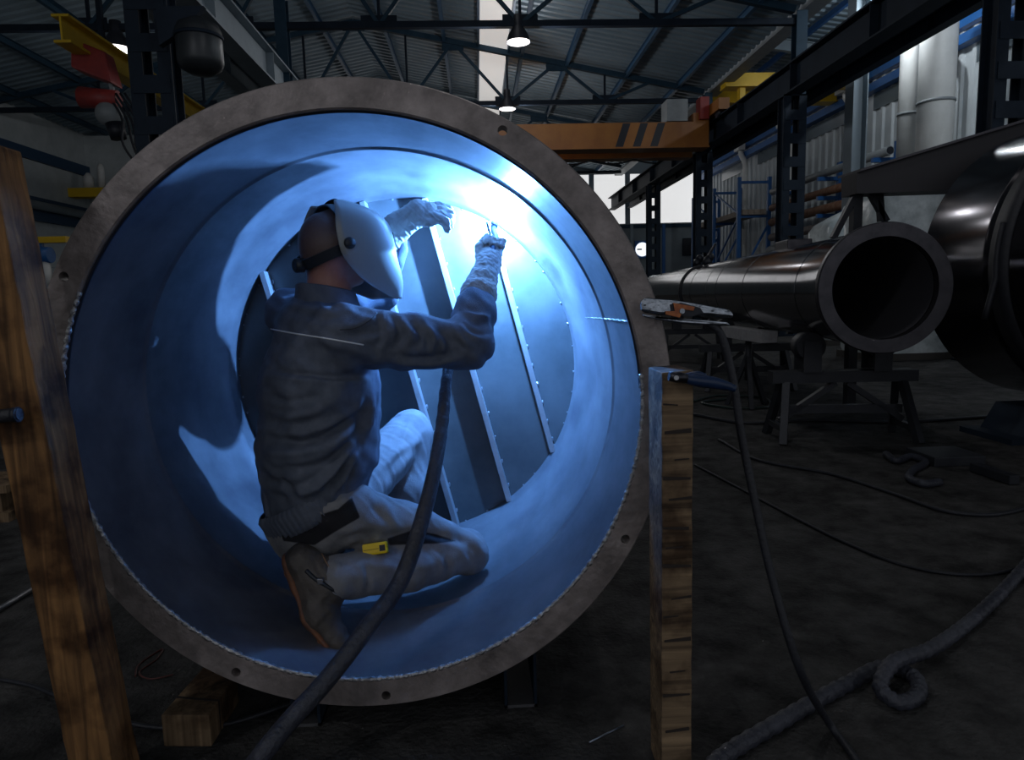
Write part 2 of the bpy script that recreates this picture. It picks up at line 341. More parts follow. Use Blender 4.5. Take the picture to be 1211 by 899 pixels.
# pipe rack on the aisle wall with pipes
t = thing('pipe_rack', 'blue wall rack with arms carrying long pipes', 'rack', (11.3, 18.6, 0))
for yy in (18.6, 21.6, 24.6):
    MB().box((11.55, yy - .08, 0), (11.7, yy + .08, 5.0)).build('upright', BLUE_BEAM, t)
    for z in (4.55, 3.95, 3.4, 2.85, 2.25): MB().box((10.9, yy - .06, z - .12), (11.6, yy + .06, z)).build('arm', BLUE_BEAM, t)
for i, (z, r, mm, lab) in enumerate(((4.55, .12, GREY_PAINT, 'grey pipe on the top arm of the wall rack'), (3.95, .13, RUST, 'rusty orange pipe on the second arm of the wall rack'), (3.4, .15, RUST, 'rusty brown pipe on the third arm of the wall rack'),
                                     (2.85, .14, mat('brown_grey_pipe', (.16, .13, .12), .6), 'brown grey pipe on the fourth arm of the wall rack'), (2.25, .22, GREY_PAINT, 'thick grey pipe on the bottom arm of the wall rack'))):
    t = thing('stock_pipe', lab, 'pipe', (11.15, 18.2, z), 'pipes on the wall rack')
    MB().cyl((11.15, 18.2 + i * .2, z + r), (11.15, 25.5, z + r), r).build('barrel', mm, t)
    MB().cyl((11.15, 18.2 + i * .2 - .01, z + r), (11.15, 18.2 + i * .2, z + r), r * .8).build('bore_shade_disc', BLACK_PAINT, t)  # black disc paints the darkness inside the solid pipe's end
# cantilever rack farther back
t = thing('storage_rack', 'blue braced storage rack against the aisle wall behind the pipe', 'rack', (11.0, 28, 0))
for yy in (26.6, 29.4, 32.2):
    for xx in (10.3, 11.5): MB().box((xx - .07, yy - .07, 0), (xx + .07, yy + .07, 5.4)).build('upright', BLUE_BEAM, t)
    MB().bar((10.3, yy, 1.4), (11.5, yy, 3.6), .07, .07).build('brace', BLUE_BEAM, t)
    for z in (2.0, 3.9, 5.2): MB().bar((10.3, yy, z), (11.5, yy, z), .1, .1).build('cross_beam', BLUE_BEAM, t)
for y0, y1 in ((26.6, 29.4), (29.4, 32.2)): MB().bar((10.3, y0, 4.0), (10.3, y1, 5.2), .06, .06).build('brace', BLUE_BEAM, t); MB().bar((10.3, y1, 2.0), (10.3, y0, 3.9), .06, .06).build('brace', BLUE_BEAM, t)
t = thing('timber_bundle', 'bundle of pale boards lying on the blue storage rack', 'timber', (10.9, 29, 3.95))
for k in range(4): MB().box((10.38 + k * .235, 26.4, 3.95), (10.60 + k * .235, 32.4, 4.15)).build('board', mat('old_board', (.25, .20, .16), .8, 0, (.33, .28, .24), 5), t)
# plastic wrapped bales
WRAP = mat('clouded_plastic_wrap', (0.42, 0.48, 0.49), 0.2, 0, (0.70, 0.76, 0.77), 5, bump=1.0, bscale=7)
for i, (px, w, by, lab) in enumerate(((1003, .6, 12.8, 'plastic wrapped bale left of the grey aisle column'), (1062, .62, 10.0, 'large plastic wrapped bale with a gathered top behind the long pipe'))):
    p = onY(px, 280, by)
    t = thing('wrapped_bale', lab, 'bale', (p[0], by, 0), 'plastic wrapped bales'); ztop = 2.15 + .15 * i
    m_ = MB(); n = 24; rings = []
    for z, k, ex in ((0.02, .92, .3), (.15, 1, .28), (1.2, 1.02, .3), (ztop, 1.0, .3), (ztop + .12, .9, .4), (ztop + .26, .55, .7), (ztop + .36, .22, 1), (ztop + .45, .16, 1)):
        ring = []
        for j in range(n):
            a = 2 * math.pi * j / n; ca_, sa_ = math.cos(a), math.sin(a)
            ring.append((p[0] + w * k * math.copysign(abs(ca_) ** ex, ca_) * (1 + .03 * math.sin(5 * a + z)), by + w * .8 * k * math.copysign(abs(sa_) ** ex, sa_), z))
        rings += ring
    m_.add(rings, [(i2 * n + j, i2 * n + (j + 1) % n, (i2 + 1) * n + (j + 1) % n, (i2 + 1) * n + j) for i2 in range(7) for j in range(n)] + [tuple(range(7 * n, 8 * n))], True)
    m_.build('wrapped_body', WRAP, t)
    MB().box((p[0] - w, by - .8 * w, 0), (p[0] + w, by + .8 * w, .1)).build('pallet', mat('dirty_pallet', (.05, .045, .04), .8), t)
# ------------------------------------------------------------------ cranes
t = thing('overhead_crane', 'orange double girder overhead crane with three black stripes', 'crane', (2, 20, 5.1))
MB().box((-3.7, 19.75, 5.17), (6.75, 20.25, 5.86)).build('girder', CRANE_ORANGE, t)
MB().box((-3.7, 21.25, 5.17), (6.75, 21.75, 5.86)).build('girder', CRANE_ORANGE, t)
MB().box((-3.7, 19.68, 5.14), (6.75, 20.32, 5.18)).build('girder_flange', CRANE_ORANGE, t)
for x in (4.05, 4.55, 5.05):
    MB().hexa([(x, 19.745, 5.2), (x + .22, 19.745, 5.2), (x + .22, 19.75, 5.2), (x, 19.75, 5.2), (x + .22, 19.745, 5.84), (x + .44, 19.745, 5.84), (x + .44, 19.75, 5.84), (x + .22, 19.75, 5.84)]).build('warning_stripe', BLACK_PAINT, t)
MB().box((6.72, 18.9, 5.98), (7.02, 22.6, 6.28)).build('end_truck', CRANE_ORANGE, t)
MB().box((6.3, 19.75, 5.86), (6.75, 21.75, 6.1)).build('end_frame', CRANE_ORANGE, t)
MB().box((5.55, 19.8, 5.9), (6.15, 20.4, 6.5)).build('control_cabinet', GREY_PAINT, t)
MB().box((6.45, 19.6, 5.9), (6.7, 20.0, 6.5)).build('drive_motor', RED_PAINT, t)
for yy in (19.3, 22.2): MB().cyl((6.8, yy, 5.98), (6.95, yy, 5.98), .14).build('wheel', BLACK_PAINT, t)
fs = [(x, 21.2, 5.12 - .12 * abs(math.sin((x - 1) * 2.4))) for x in np.linspace(1, 5.6, 60)]
MB().tube(fs, .025, 6).build('festoon_cable', BLACK_PAINT, t)
for i, (Y, lab) in enumerate(((20.6, 'yellow aisle crane girder nearer the camera'), (22.1, 'yellow aisle crane girder farther from the camera'))):
    t = thing('aisle_crane_girder', lab, 'crane', (9.6, Y, 6.9), 'yellow crane girders in the right aisle')
    a = onY(851, 104, Y)[2] if i == 0 else onY(856, 123, Y)[2]
    MB().box((7.45, Y - .2, a), (11.6, Y + .2, a + .36)).build('girder', CRANE_YELLOW, t)
    MB().box((7.45, Y - .26, a - .03), (11.6, Y + .26, a)).build('flange', CRANE_YELLOW, t)
    MB().box((7.92, Y - .12, 5.78), (8.08, Y + .12, a)).build('end_leg', CRANE_YELLOW, t)
    MB().box((7.86, Y - .3, 5.78), (8.14, Y + .3, 6.0)).build('end_carriage', STEEL_NAVY, t)
# left: yellow monorail with red hoist
ax, az = -6.25, 5.35
t = thing('monorail_beam', 'yellow monorail beam behind the left column', 'beam', (ax, 11.2, az))
MB().ibeam((ax, 11.3, az), (ax, 17.5, az), .26, .42, .04, .03).build('beam', CRANE_YELLOW, t)
MB().bar((ax, 12.5, az + .2), (ax, 12.5, 6.85), .08, .08).build('hanger', STEEL_NAVY, t); MB().bar((ax, 15.3, az + .2), (ax, 15.3, 6.85), .08, .08).build('hanger', STEEL_NAVY, t)
q1 = onY(115, 80, 12.0); q2 = onY(118, 115, 12.0); q3 = onY(129, 135, 12.0)
t = thing('chain_hoist', 'red chain hoist with grey motor hanging from the yellow beam', 'hoist', (q1[0], 12, q3[2] - .3))
MB().hexa([(q1[0] - .32, 11.8, q1[2] - .05), (q1[0] + .3, 11.8, q1[2] - .3), (q1[0] + .3, 12.2, q1[2] - .3), (q1[0] - .32, 12.2, q1[2] - .05), (q1[0] - .3, 11.85, q1[2] + .42), (q1[0] + .22, 11.85, q1[2] + .2), (q1[0] + .22, 12.15, q1[2] + .2), (q1[0] - .3, 12.15, q1[2] + .42)]).build('trolley', RED_PAINT, t, bevel=.04)
MB().cyl((q2[0] - .3, 12, q2[2]), (q2[0] + .3, 12, q2[2] - .04), .17, .14).build('gearbox', RED_PAINT, t)
MB().sphere((q3[0], 12, q3[2]), .21, 18, (1, 1, .95)).build('motor', GREY_PAINT, t)
MB().cyl((q3[0] + .08, 12, q3[2] - .15), (q3[0] + .12, 12, q3[2] - .4), .15, .12).build('motor_cap', BLACK_PAINT, t)
for k in range(5):
    x = q3[0] + .25 + .07 * k; MB().tube(spline([(x - .2, 11.9, q3[2] + .3), (x, 11.9, q3[2] - .1), (x + .1 * math.sin(k), 11.85, q3[2] - .5), (x + .2, 11.9, q3[2] - .9 - .05 * k)], 20), .02, 6).build('cable', BLACK_PAINT, t)
MB().bar((q2[0] + .2, 12, q1[2] - .2), (q2[0] + .25, 12, q3[2]), .06, .06).build('hanger', GREY_PAINT, t)
# drum on a bracket beside the left column
c = onY(236, 55, 8.9)
t = thing('air_receiver', 'dark round drum on a bracket beside the left column', 'drum', (c[0], 8.9, c[2] - .35))
MB().lathe((c[0], 8.9, c[2] - .34), (0, 0, 1), [(0, 0), (.02, .14), (.08, .24), (.16, .27), (.5, .27), (.58, .24), (.66, .1), (.67, 0)], 28).build('drum', mat('dull_dark_drum', (.03, .035, .04), .4, .3), t)
MB().lathe((c[0], 8.9, c[2] + .1), (0, 0, 1), [(-.02, .27), (-.02, .285), (.02, .285), (.02, .27)], 28).build('band', STEEL_NAVY, t)
MB().hexa([(-3.76, 8.85, c[2] + .0), (c[0] - .1, 8.85, c[2] + .22), (c[0] - .1, 8.95, c[2] + .22), (-3.76, 8.95, c[2] + .0), (-3.76, 8.85, c[2] + .45), (c[0] + .1, 8.85, c[2] + .45), (c[0] + .1, 8.95, c[2] + .45), (-3.76, 8.95, c[2] + .45)]).build('bracket', STEEL_NAVY, t)
# wall hoists at far left
c = onY(102, 222, 25.0)
t = thing('wall_bracket', 'yellow bracket with white bottles high on the left wall', 'bracket', (c[0], 25, c[2]))
MB().box((c[0] - .9, 24.7, c[2] - .35), (c[0] + .9, 25.2, c[2] - .05)).build('beam', CRANE_YELLOW, t); MB().box((c[0] - .7, 24.7, c[2] - 1.0), (c[0] - .5, 25.2, c[2] - .3)).build('leg', CRANE_YELLOW, t)
MB().tube([(c[0] + .1, 25, c[2] - .05), (c[0] + .1, 25, c[2] + .35), (c[0] + .1, 25, c[2] + .5)], [.16, .16, .05]).build('bottle', PIPE_WHITE, t); MB().tube([(c[0] + .55, 25, c[2] - .05), (c[0] + .55, 25, c[2] + .7), (c[0] + .55, 25, c[2] + .8)], [.11, .11, .04]).build('bottle', PIPE_WHITE, t)
c = onY(47, 290, 18.0)
t = thing('jib_hoist', 'small blue hoist under a yellow beam at the far left', 'hoist', (c[0], 18, c[2]))
MB().box((c[0] - .9, 17.9, c[2] + .05), (c[0] + .7, 18.1, c[2] + .2)).build('beam', CRANE_YELLOW, t)
MB().cyl((c[0] - .25, 18, c[2] - .25), (c[0] + .25, 18, c[2] - .25), .2).build('drum', BLUE_BEAM, t); MB().box((c[0] - .08, 17.95, c[2] - .1), (c[0] + .08, 18.05, c[2] + .06)).build('hanger', BLUE_BEAM, t)
MB().cyl((c[0] + .1, 18, c[2] - .4), (c[0] + .1, 18, c[2] - 1.0), .1).build('hook_block', PIPE_WHITE, t)
# ------------------------------------------------------------------ high-bay lamps, one per truss bay, plus added fill lamps
LAMPGLOW = mat('lamp_glass_glow', (1.0, 0.95, 0.92), 0.4, emit=1.6)
def lamp(x, Y, z, label, power, r=.26, up=6.8, grp='high bay lamps', col=(.96, .97, 1.0)):
    t = thing('high_bay_lamp', label, 'lamp', (x, Y, z), grp)
    MB().lathe((x, Y, z), (0, 0, 1), [(0, r), (.03, r * .98), (.16, r * .8), (.3, r * .45), (.34, r * .42), (.55, r * .38), (.58, r * .1), (.58, 0)], 24).build('housing', mat('lamp_housing', (.05, .055, .07), .4, .4), t)
    MB().lathe((x, Y, z - .005), (0, 0, 1), [(0, 0), (0, r * .93), (.02, r * .95), (.02, 0)], 24).build('lens', LAMPGLOW, t)
    MB().cyl((x, Y, z + .55), (x, Y, up), .02, n=8).build('stem', STEEL_NAVY, t)
    ld = bpy.data.lights.new('lamp_light', 'POINT'); ld.energy = power; ld.shadow_soft_size = .12; ld.color = col
    lo = bpy.data.objects.new('lamp_light', ld); COL.objects.link(lo); lo.parent = t; lo.location = (0, 0, -.2)
a = onY(613, 50, 15.3); lamp(a[0], 15.3, a[2], 'glowing high bay lamp under the nearest truss, above the vessel', 110)
a = onY(600, 129, 21.3); lamp(a[0], 21.3, a[2], 'small far high bay lamp just above the vessel ring', 110)
a = onY(139, 58, 15.3); lamp(a[0], 15.3, a[2], 'glowing high bay lamp left of the dark column', 45, r=.3)
lamp(1.0, 3.3, 6.3, 'high bay lamp above the vessel, out of the photo', 60, up=7.9)
lamp(-5.0, -2.7, 6.3, 'added unseen fill lamp behind the camera to the left', 150, up=8.7)  # added out of view as fill for the figure and ring
for yy, lab in ((8.0, 'added unseen fill lamp nearest the camera above the right aisle'), (12.0, 'second added unseen fill lamp above the right aisle'), (15.9, 'third added unseen fill lamp above the right aisle')):
    lamp(9.7, yy, 7.6, lab, 135, up=8.5, col=(.86, .94, 1.0))  # added out of view to brighten the aisle wall and ducts
# ================================================================== the vessel
VC = np.array([-.2947, 1.5895, .8469]); th, ph = .0205, -.0163
VN = np.array([math.sin(th) * math.cos(ph), math.cos(th) * math.cos(ph), math.sin(ph)])
E1 = np.cross(VN, [0, 0, 1.0]); E1 /= np.linalg.norm(E1); E2 = np.cross(E1, VN)      # right, up
def vpt(s, r, a): return VC + VN * s + r * (math.cos(a) * E1 + math.sin(a) * E2)
def onplane(px, py, s):
    d = ray(px, py); q = VC + VN * s; t = ((q - EYEV) @ VN) / (d @ VN); return EYEV + d * t
def oncyl(px, py, r):
    d = ray(px, py); w = EYEV - VC; wp = w - VN * (w @ VN); dp = d - VN * (d @ VN)
    a = dp @ dp; b = 2 * wp @ dp; c = wp @ wp - r * r; return EYEV + d * ((-b + math.sqrt(b * b - 4 * a * c)) / (2 * a))

def vessel_steel():
    M = bpy.data.materials.new('brushed_vessel_steel'); M.use_nodes = True; nt = M.node_tree; N = nt.nodes; L = nt.links; b = N['Principled BSDF']
    tc = N.new('ShaderNodeTexCoord')
    n1 = N.new('ShaderNodeTexNoise'); n1.inputs['Scale'].default_value = 4.5; n1.inputs['Detail'].default_value = 9; n1.inputs['Roughness'].default_value = .6; L.new(tc.outputs['Object'], n1.inputs['Vector'])
    r1 = N.new('ShaderNodeValToRGB'); r1.color_ramp.elements[0].position = .3; r1.color_ramp.elements[1].position = .7
    r1.color_ramp.elements[0].color = (.075, .075, .085, 1); r1.color_ramp.elements[1].color = (.185, .185, .195, 1); L.new(n1.outputs['Fac'], r1.inputs['Fac'])
    # sooty finger marks and smudges
    n2 = N.new('ShaderNodeTexNoise'); n2.inputs['Scale'].default_value = 3.1; n2.inputs['Detail'].default_value = 4; L.new(tc.outputs['Object'], n2.inputs['Vector'])
    r2 = N.new('ShaderNodeValToRGB'); r2.color_ramp.elements[0].position = .66; r2.color_ramp.elements[1].position = .74
    r2.color_ramp.elements[0].color = (0, 0, 0, 1); r2.color_ramp.elements[1].color = (.7, .7, .7, 1); L.new(n2.outputs['Fac'], r2.inputs['Fac'])
    mx = N.new('ShaderNodeMix'); mx.data_type = 'RGBA'; L.new(r2.outputs['Color'], mx.inputs[0]); L.new(r1.outputs['Color'], mx.inputs[6]); mx.inputs[7].default_value = (.05, .05, .055, 1)
    L.new(mx.outputs[2], b.inputs['Base Color'])
    b.inputs['Metallic'].default_value = .35; b.inputs['Roughness'].default_value = .5
    n3 = N.new('ShaderNodeTexNoise'); n3.inputs['Scale'].default_value = 24; n3.inputs['Detail'].default_value = 8; mp = N.new('ShaderNodeMapping'); mp.inputs['Scale'].default_value = (1, .35, 1); L.new(tc.outputs['Object'], mp.inputs[0]); L.new(mp.outputs[0], n3.inputs['Vector'])
    mr = N.new('ShaderNodeMapRange'); mr.inputs['To Min'].default_value = .36; mr.inputs['To Max'].default_value = .62; L.new(n3.outputs['Fac'], mr.inputs['Value']); L.new(mr.outputs[0], b.inputs['Roughness'])
    bp = N.new('ShaderNodeBump'); bp.inputs['Strength'].default_value = .06; bp.inputs['Distance'].default_value = .01; L.new(n3.outputs['Fac'], bp.inputs['Height']); L.new(bp.outputs[0], b.inputs['Normal'])
    return M
VSTEEL = vessel_steel()
RINGM = mat('mill_scale_flange', (.10, .085, .080), .46, .35, (.40, .345, .33), 9, bump=.45, bscale=34, detail=14, lo=.28, hi=.74)
BEADM = mat('bright_weld_bead', (.55, .55, .56), .3, .9, (.3, .3, .31), 60, bump=.6, bscale=160)
PLATEM = mat('dull_plate_steel', (.07, .078, .08), .42, .4, (.12, .128, .13), 3.2, detail=8, rvar=.12)
vb = VC - np.array([0, 0, .75])
vessel = thing('steel_vessel', 'large round steel vessel lying open towards the camera with a bolted ring', 'vessel', vb)
# flange ring with drilled holes
fl = MB().lathe(VC, VN, [(0, .682), (.004, .678), (.045, .678), (.045, .742), (.04, .748), (.006, .75), (0, .746)], 192, closed=True).build('flange_ring', RINGM, vessel, auto=.5)
cut = MB()
for px, py in ((70, 325), (593, 157), (740, 638), (281, 791), (456, 817)):
    q = onplane(px, py, 0.0); q = VC + (q - VC) / np.linalg.norm(q - VC) * .722
    cut.cyl(q - VN * .05, q + VN * .1, .0115, n=20)
co = cut.build('cutter', RINGM, vessel)
md = fl.modifiers.new('b', 'BOOLEAN'); md.operation = 'DIFFERENCE'; md.object = co; md.solver = 'EXACT'
bpy.context.view_layer.update()
dg = bpy.context.evaluated_depsgraph_get(); me = bpy.data.meshes.new_from_object(fl.evaluated_get(dg)); fl.modifiers.clear(); me.set_sharp_from_angle(angle=.45); fl.data = me; bpy.data.objects.remove(co)
# shell
prof = [(.012, .678), (.35, .677), (.362, .676), (.368, .672), (.376, .672), (.384, .6755), (.70, .668), (.80, .662), (.845, .654), (.868, .645), (.882, .638), (.895, .634), (1.0, .634), (1.03, .66), (1.0, .72), (.9, .705), (.05, .70), (.046, .692)]
MB().lathe(VC, VN, prof, 192, closed=True).build('shell', VSTEEL, vessel, auto=.7)
# weld beads: front inner edge (uneven), and longitudinal seam
def bead_ring(s, r, rad, a0, a1, n, name):
    pts = []; rr = []
    for k in range(n + 1):
        a = a0 + (a1 - a0) * k / n; pts.append(vpt(s + .0012 * math.sin(k * 2.1), r, a)); rr.append(rad * (1 + .22 * math.sin(k * 1.7) + .18 * random.uniform(-1, 1)))
    MB().tube(pts, rr, 8).build(name, BEADM, vessel)
bead_ring(.004, .679, .0055, math.radians(-205), math.radians(5), 420, 'weld_bead')
MB().lathe(VC, VN, [(.009, .6775), (.0105, .6735), (.0185, .6735), (.020, .6775)], 160, a0=math.radians(2), a1=math.radians(178)).build('root_gap_shade', BLACK_PAINT, vessel)  # black strip paints the shade between ring and shell
sa = math.atan2(*( [(oncyl(715, 377, .676) - VC) @ E2, (oncyl(715, 377, .676) - VC) @ E1]))
MB().tube([vpt(s, .6755 - max(0, s - .4) * .02, sa + .0015 * math.sin(s * 90)) for s in np.linspace(.02, .86, 90)], [.0022 + .0004 * math.sin(k * 1.9) for k in range(90)], 8).build('longitudinal_weld', BEADM, vessel)
# back plate with ribs
MB().lathe(VC, VN, [(.985, 0), (.985, .634), (1.0, .634), (1.0, 0)], 96).build('back_plate', PLATEM, vessel, auto=.5)
RIBM = mat('bright_flat_bar', (.36, .36, .37), .38, .6, (.46, .46, .47), 12)
ribs = [((510, 265), (605, 605)), ((585, 270), (655, 548)), ((487, 443), (537, 607)), ((308, 320), (320, 360))]
RS = .925
q0, q1 = onplane(*ribs[0][0], RS), onplane(*ribs[0][1], RS); rd = (q1 - q0) / np.linalg.norm(q1 - q0)
anchors = [onplane(560, 443, RS), onplane(629, 443, RS), onplane(487, 443, RS), onplane(309, 322, RS)]
anchors.append((anchors[2] + (anchors[2] - anchors[0]) * 1.0))
rn = np.cross(rd, VN)
for q in anchors:
    w = q - (VC + VN * RS); b_ = w @ rd; disc = b_ * b_ - (w @ w - .632 ** 2)
    t0, t1 = -b_ - math.sqrt(disc), -b_ + math.sqrt(disc)
    A, B = q + rd * t0, q + rd * t1; hw = rn * .010; dp = VN * .06
    rb_ = MB().hexa([A - hw, A + hw, B + hw, B - hw, A - hw + dp, A + hw + dp, B + hw + dp, B - hw + dp]).build('rib', RIBM, vessel, bevel=.002)
    # fillet tacks beside each rib
    mb = MB()
    for k in range(12):
        f = (k + .5) / 12; P = A + (B - A) * f + VN * .058 + rn * .013; mb.sphere(P, .0035 + .0015 * random.random(), 8, (1, .6, 2.2))
    mb.build('tack_welds', BEADM, vessel)['kind'] = 'stuff'
# fillet where plate meets shell: little tack welds round the opening
mb = MB()
for k in range(46):
    a = 2 * math.pi * k / 46 + random.uniform(-.05, .05); mb.sphere(vpt(.983, .632, a), random.uniform(.0025, .005), 8)
mb.build('edge_tacks', BEADM, vessel)['kind'] = 'stuff'

# ------------------------------------------------------------------ welding arc
ARC = onplane(587, 257, .78)
wv = ARC - VC - VN * .78; wr_ = np.linalg.norm(wv)
ARC = VC + VN * .78 + wv / wr_ * min(wr_, .628)
arc = tag(MB().sphere(ARC, .0035, 12).build('welding_arc', mat('arc_glow', (.62, .82, 1.0), .5, emit=200)), 'blinding blue white welding arc at the torch tip', 'welding arc')
ad = bpy.data.lights.new('arc_light', 'POINT'); ad.energy = ARC_POWER; ad.color = (.13, .38, 1.0); ad.shadow_soft_size = .007
ao = bpy.data.objects.new('arc_light', ad); COL.objects.link(ao); ao.parent = arc; ao.location = (0, 0, .0035)

# ================================================================== foreground timber and tools
def wood(name, c1, c2, ax):
    M = bpy.data.materials.new(name); M.use_nodes = True; nt = M.node_tree; N = nt.nodes; L = nt.links; b = N['Principled BSDF']; b.inputs['Roughness'].default_value = .75; b.inputs['Specular IOR Level'].default_value = .25
    tc = N.new('ShaderNodeTexCoord'); mp = N.new('ShaderNodeMapping'); sc = [26, 26, 26]; sc[ax] = 1.6; mp.inputs['Scale'].default_value = sc; L.new(tc.outputs['Object'], mp.inputs[0])
    n1 = N.new('ShaderNodeTexNoise'); n1.inputs['Scale'].default_value = 1.6; n1.inputs['Detail'].default_value = 8; n1.inputs['Distortion'].default_value = 1.2; L.new(mp.outputs[0], n1.inputs['Vector'])
    r1 = N.new('ShaderNodeValToRGB'); e = r1.color_ramp.elements; e[0].position = .3; e[1].position = .7; e[0].color = (*c1, 1); e[1].color = (*c2, 1); L.new(n1.outputs['Fac'], r1.inputs['Fac'])
    n2 = N.new('ShaderNodeTexNoise'); n2.inputs['Scale'].default_value = 9; n2.inputs['Detail'].default_value = 8; L.new(tc.outputs['Object'], n2.inputs['Vector'])
    r2 = N.new('ShaderNodeValToRGB'); r2.color_ramp.elements[0].position = .46; r2.color_ramp.elements[1].position = .62; r2.color_ramp.elements[0].color = (1, 1, 1, 1); r2.color_ramp.elements[1].color = (.28, .24, .22, 1); L.new(n2.outputs['Fac'], r2.inputs['Fac'])
    mx = N.new('ShaderNodeMix'); mx.data_type = 'RGBA'; mx.blend_type = 'MULTIPLY'; mx.inputs[0].default_value = 1; L.new(r1.outputs['Color'], mx.inputs[6]); L.new(r2.outputs['Color'], mx.inputs[7]); L.new(mx.outputs[2], b.inputs['Base Color'])
    bp = N.new('ShaderNodeBump'); bp.inputs['Strength'].default_value = .35; bp.inputs['Distance'].default_value = .006; L.new(n1.outputs['Fac'], bp.inputs['Height']); L.new(bp.outputs[0], b.inputs['Normal'])
    return M
WOOD_A = wood('grimy_brown_timber', (.085, .043, .018), (.32, .16, .058), 2)
WOOD_C = wood('rough_sawn_face', (.085, .056, .034), (.33, .225, .13), 0)
WOOD_B = wood('sawn_pale_timber', (.10, .065, .038), (.30, .20, .115), 2)
def beam_mesh(lo_pts, hi_pts, n=26, jit=.0006):
    # four bottom corners to four top corners, subdivided with slight unevenness
    mb = MB(); vv = []
    for i in range(n + 1):
        f = i / n
        for k in range(4): vv.append(np.array(lo_pts[k]) * (1 - f) + np.array(hi_pts[k]) * f + rng.normal(0, jit, 3))
    ff = [(i * 4 + k, i * 4 + (k + 1) % 4, (i + 1) * 4 + (k + 1) % 4, (i + 1) * 4 + k) for i in range(n) for k in range(4)] + [(3, 2, 1, 0), (n * 4, n * 4 + 1, n * 4 + 2, n * 4 + 3)]
    return mb.add(vv, ff)
# right post: sawn beam standing on the floor against the ring
fx = onY(783, 441, 1.385); gx = onY(820, 437, 1.385); zt = fx[2]
lo = [(fx[0], 1.385, 0), (gx[0] + .002, 1.385, 0), (gx[0] + .002, 1.50, 0), (fx[0] + .004, 1.50, 0)]
hi = [(fx[0], 1.385, zt), (gx[0], 1.385, zt + .004), (gx[0], 1.50, zt + .004), (fx[0], 1.50, zt)]
t = thing('timber_post', 'short sawn timber post with dark saw marks at the right of the vessel', 'timber post', ((fx[0] + gx[0]) / 2, 1.44, 0), 'timber posts')
beam_mesh(lo, hi).build('post', WOOD_C, t, bevel=.003)
pw = gx[0] - fx[0]
for z, f0, f1, h0, h1 in ((.12, .1, .95, .004, .007), (.205, .0, .97, .007, .003), (.262, .25, .8, .003, .002), (.335, .05, 1, .004, .009), (.39, .0, .55, .005, .002), (.432, .3, 1, .002, .005), (.505, .0, .98, .009, .004), (.548, .1, .7, .003, .002),
                          (.592, .0, .9, .004, .007), (.655, .2, 1, .003, .006), (.70, .0, .95, .008, .005), (.742, .4, .9, .003, .002), (.80, .05, .97, .006, .010), (.862, .0, .5, .004, .002)):     # uneven crosswise saw cuts
    xa, xb = fx[0] + .002 + (pw - .004) * f0, fx[0] + .002 + (pw - .004) * f1; sk_ = random.uniform(-.004, .004)
    MB().hexa([(xa, 1.3825, z), (xb, 1.3825, z + sk_), (xb, 1.388, z + sk_), (xa, 1.388, z), (xa, 1.3825, z + h0), (xb, 1.3825, z + h1 + sk_), (xb, 1.388, z + h1 + sk_), (xa, 1.388, z + h0)]).build('saw_cut', mat('dark_cut_wood', (.03, .022, .018), .9), t)  # dark bars laid on the face for the cuts
# left post, leaning on the ring
A = onY(44, 460, 1.42); Bq = onY(132, 899, 1.42); lean = (A - Bq) / (A[2] - Bq[2])
def on_post(z, dx, dy): q = Bq + lean * (z - Bq[2]); return (q[0] + dx, q[1] + dy, z)
ztop = onY(10, 166, 1.42)[2]
t = thing('timber_post', 'tall brown timber post leaning against the left side of the vessel', 'timber post', on_post(0, -.05, .05), 'timber posts')
beam_mesh([on_post(0, -.095, 0), on_post(0, 0, 0), on_post(0, 0, .10), on_post(0, -.095, .10)], [on_post(ztop, -.095, 0), on_post(ztop, 0, 0), on_post(ztop, 0, .10), on_post(ztop, -.095, .10)], 36, .0006).build('post', WOOD_A, t, bevel=.005)
# black clamp bar at the left post
a = onY(-60, 498, 1.39); b = onY(24, 490, 1.39)
t = thing('clamp_bar', 'black round bar end in front of the left timber post', 'bar', b)
MB().tube([a, b - (b - a) * .08, b], [.014, .014, .012], 14).build('bar', RUBBER, t); MB().cyl(b - (b - a) * .09, b - (b - a) * .02, .0155).build('collar', BLACK_PAINT, t)
# timber chock under the ring on the left
zc = .085
p0, p1, p2, p3 = onZ(190, 846, zc), onZ(247, 846, zc), onZ(280, 797, zc), onZ(243, 786, zc)
t = thing('timber_chock', 'sawn timber block on the floor under the left of the ring', 'timber block', (p0 + p1) / 2 - np.array([0, 0, zc]))
dn = np.array([0, 0, zc])
MB().hexa([p0 - dn, p1 - dn, p2 - dn, p3 - dn, p0, p1, p2, p3]).build('block', WOOD_B, t, bevel=.004)
MB().hexa([p0 + (p3 - p0) * .3 - dn * .99, p1 + (p2 - p1) * .3 - dn * .99, p1 + (p2 - p1) * .34 - dn * .99, p0 + (p3 - p0) * .34 - dn * .99, p0 + (p3 - p0) * .3 + .001, p1 + (p2 - p1) * .3 + .001, p1 + (p2 - p1) * .34 + .001, p0 + (p3 - p0) * .34 + .001]).build('grain_split', mat('dark_cut_wood', (.035, .025, .02)), t)  # dark strip drawn for the split
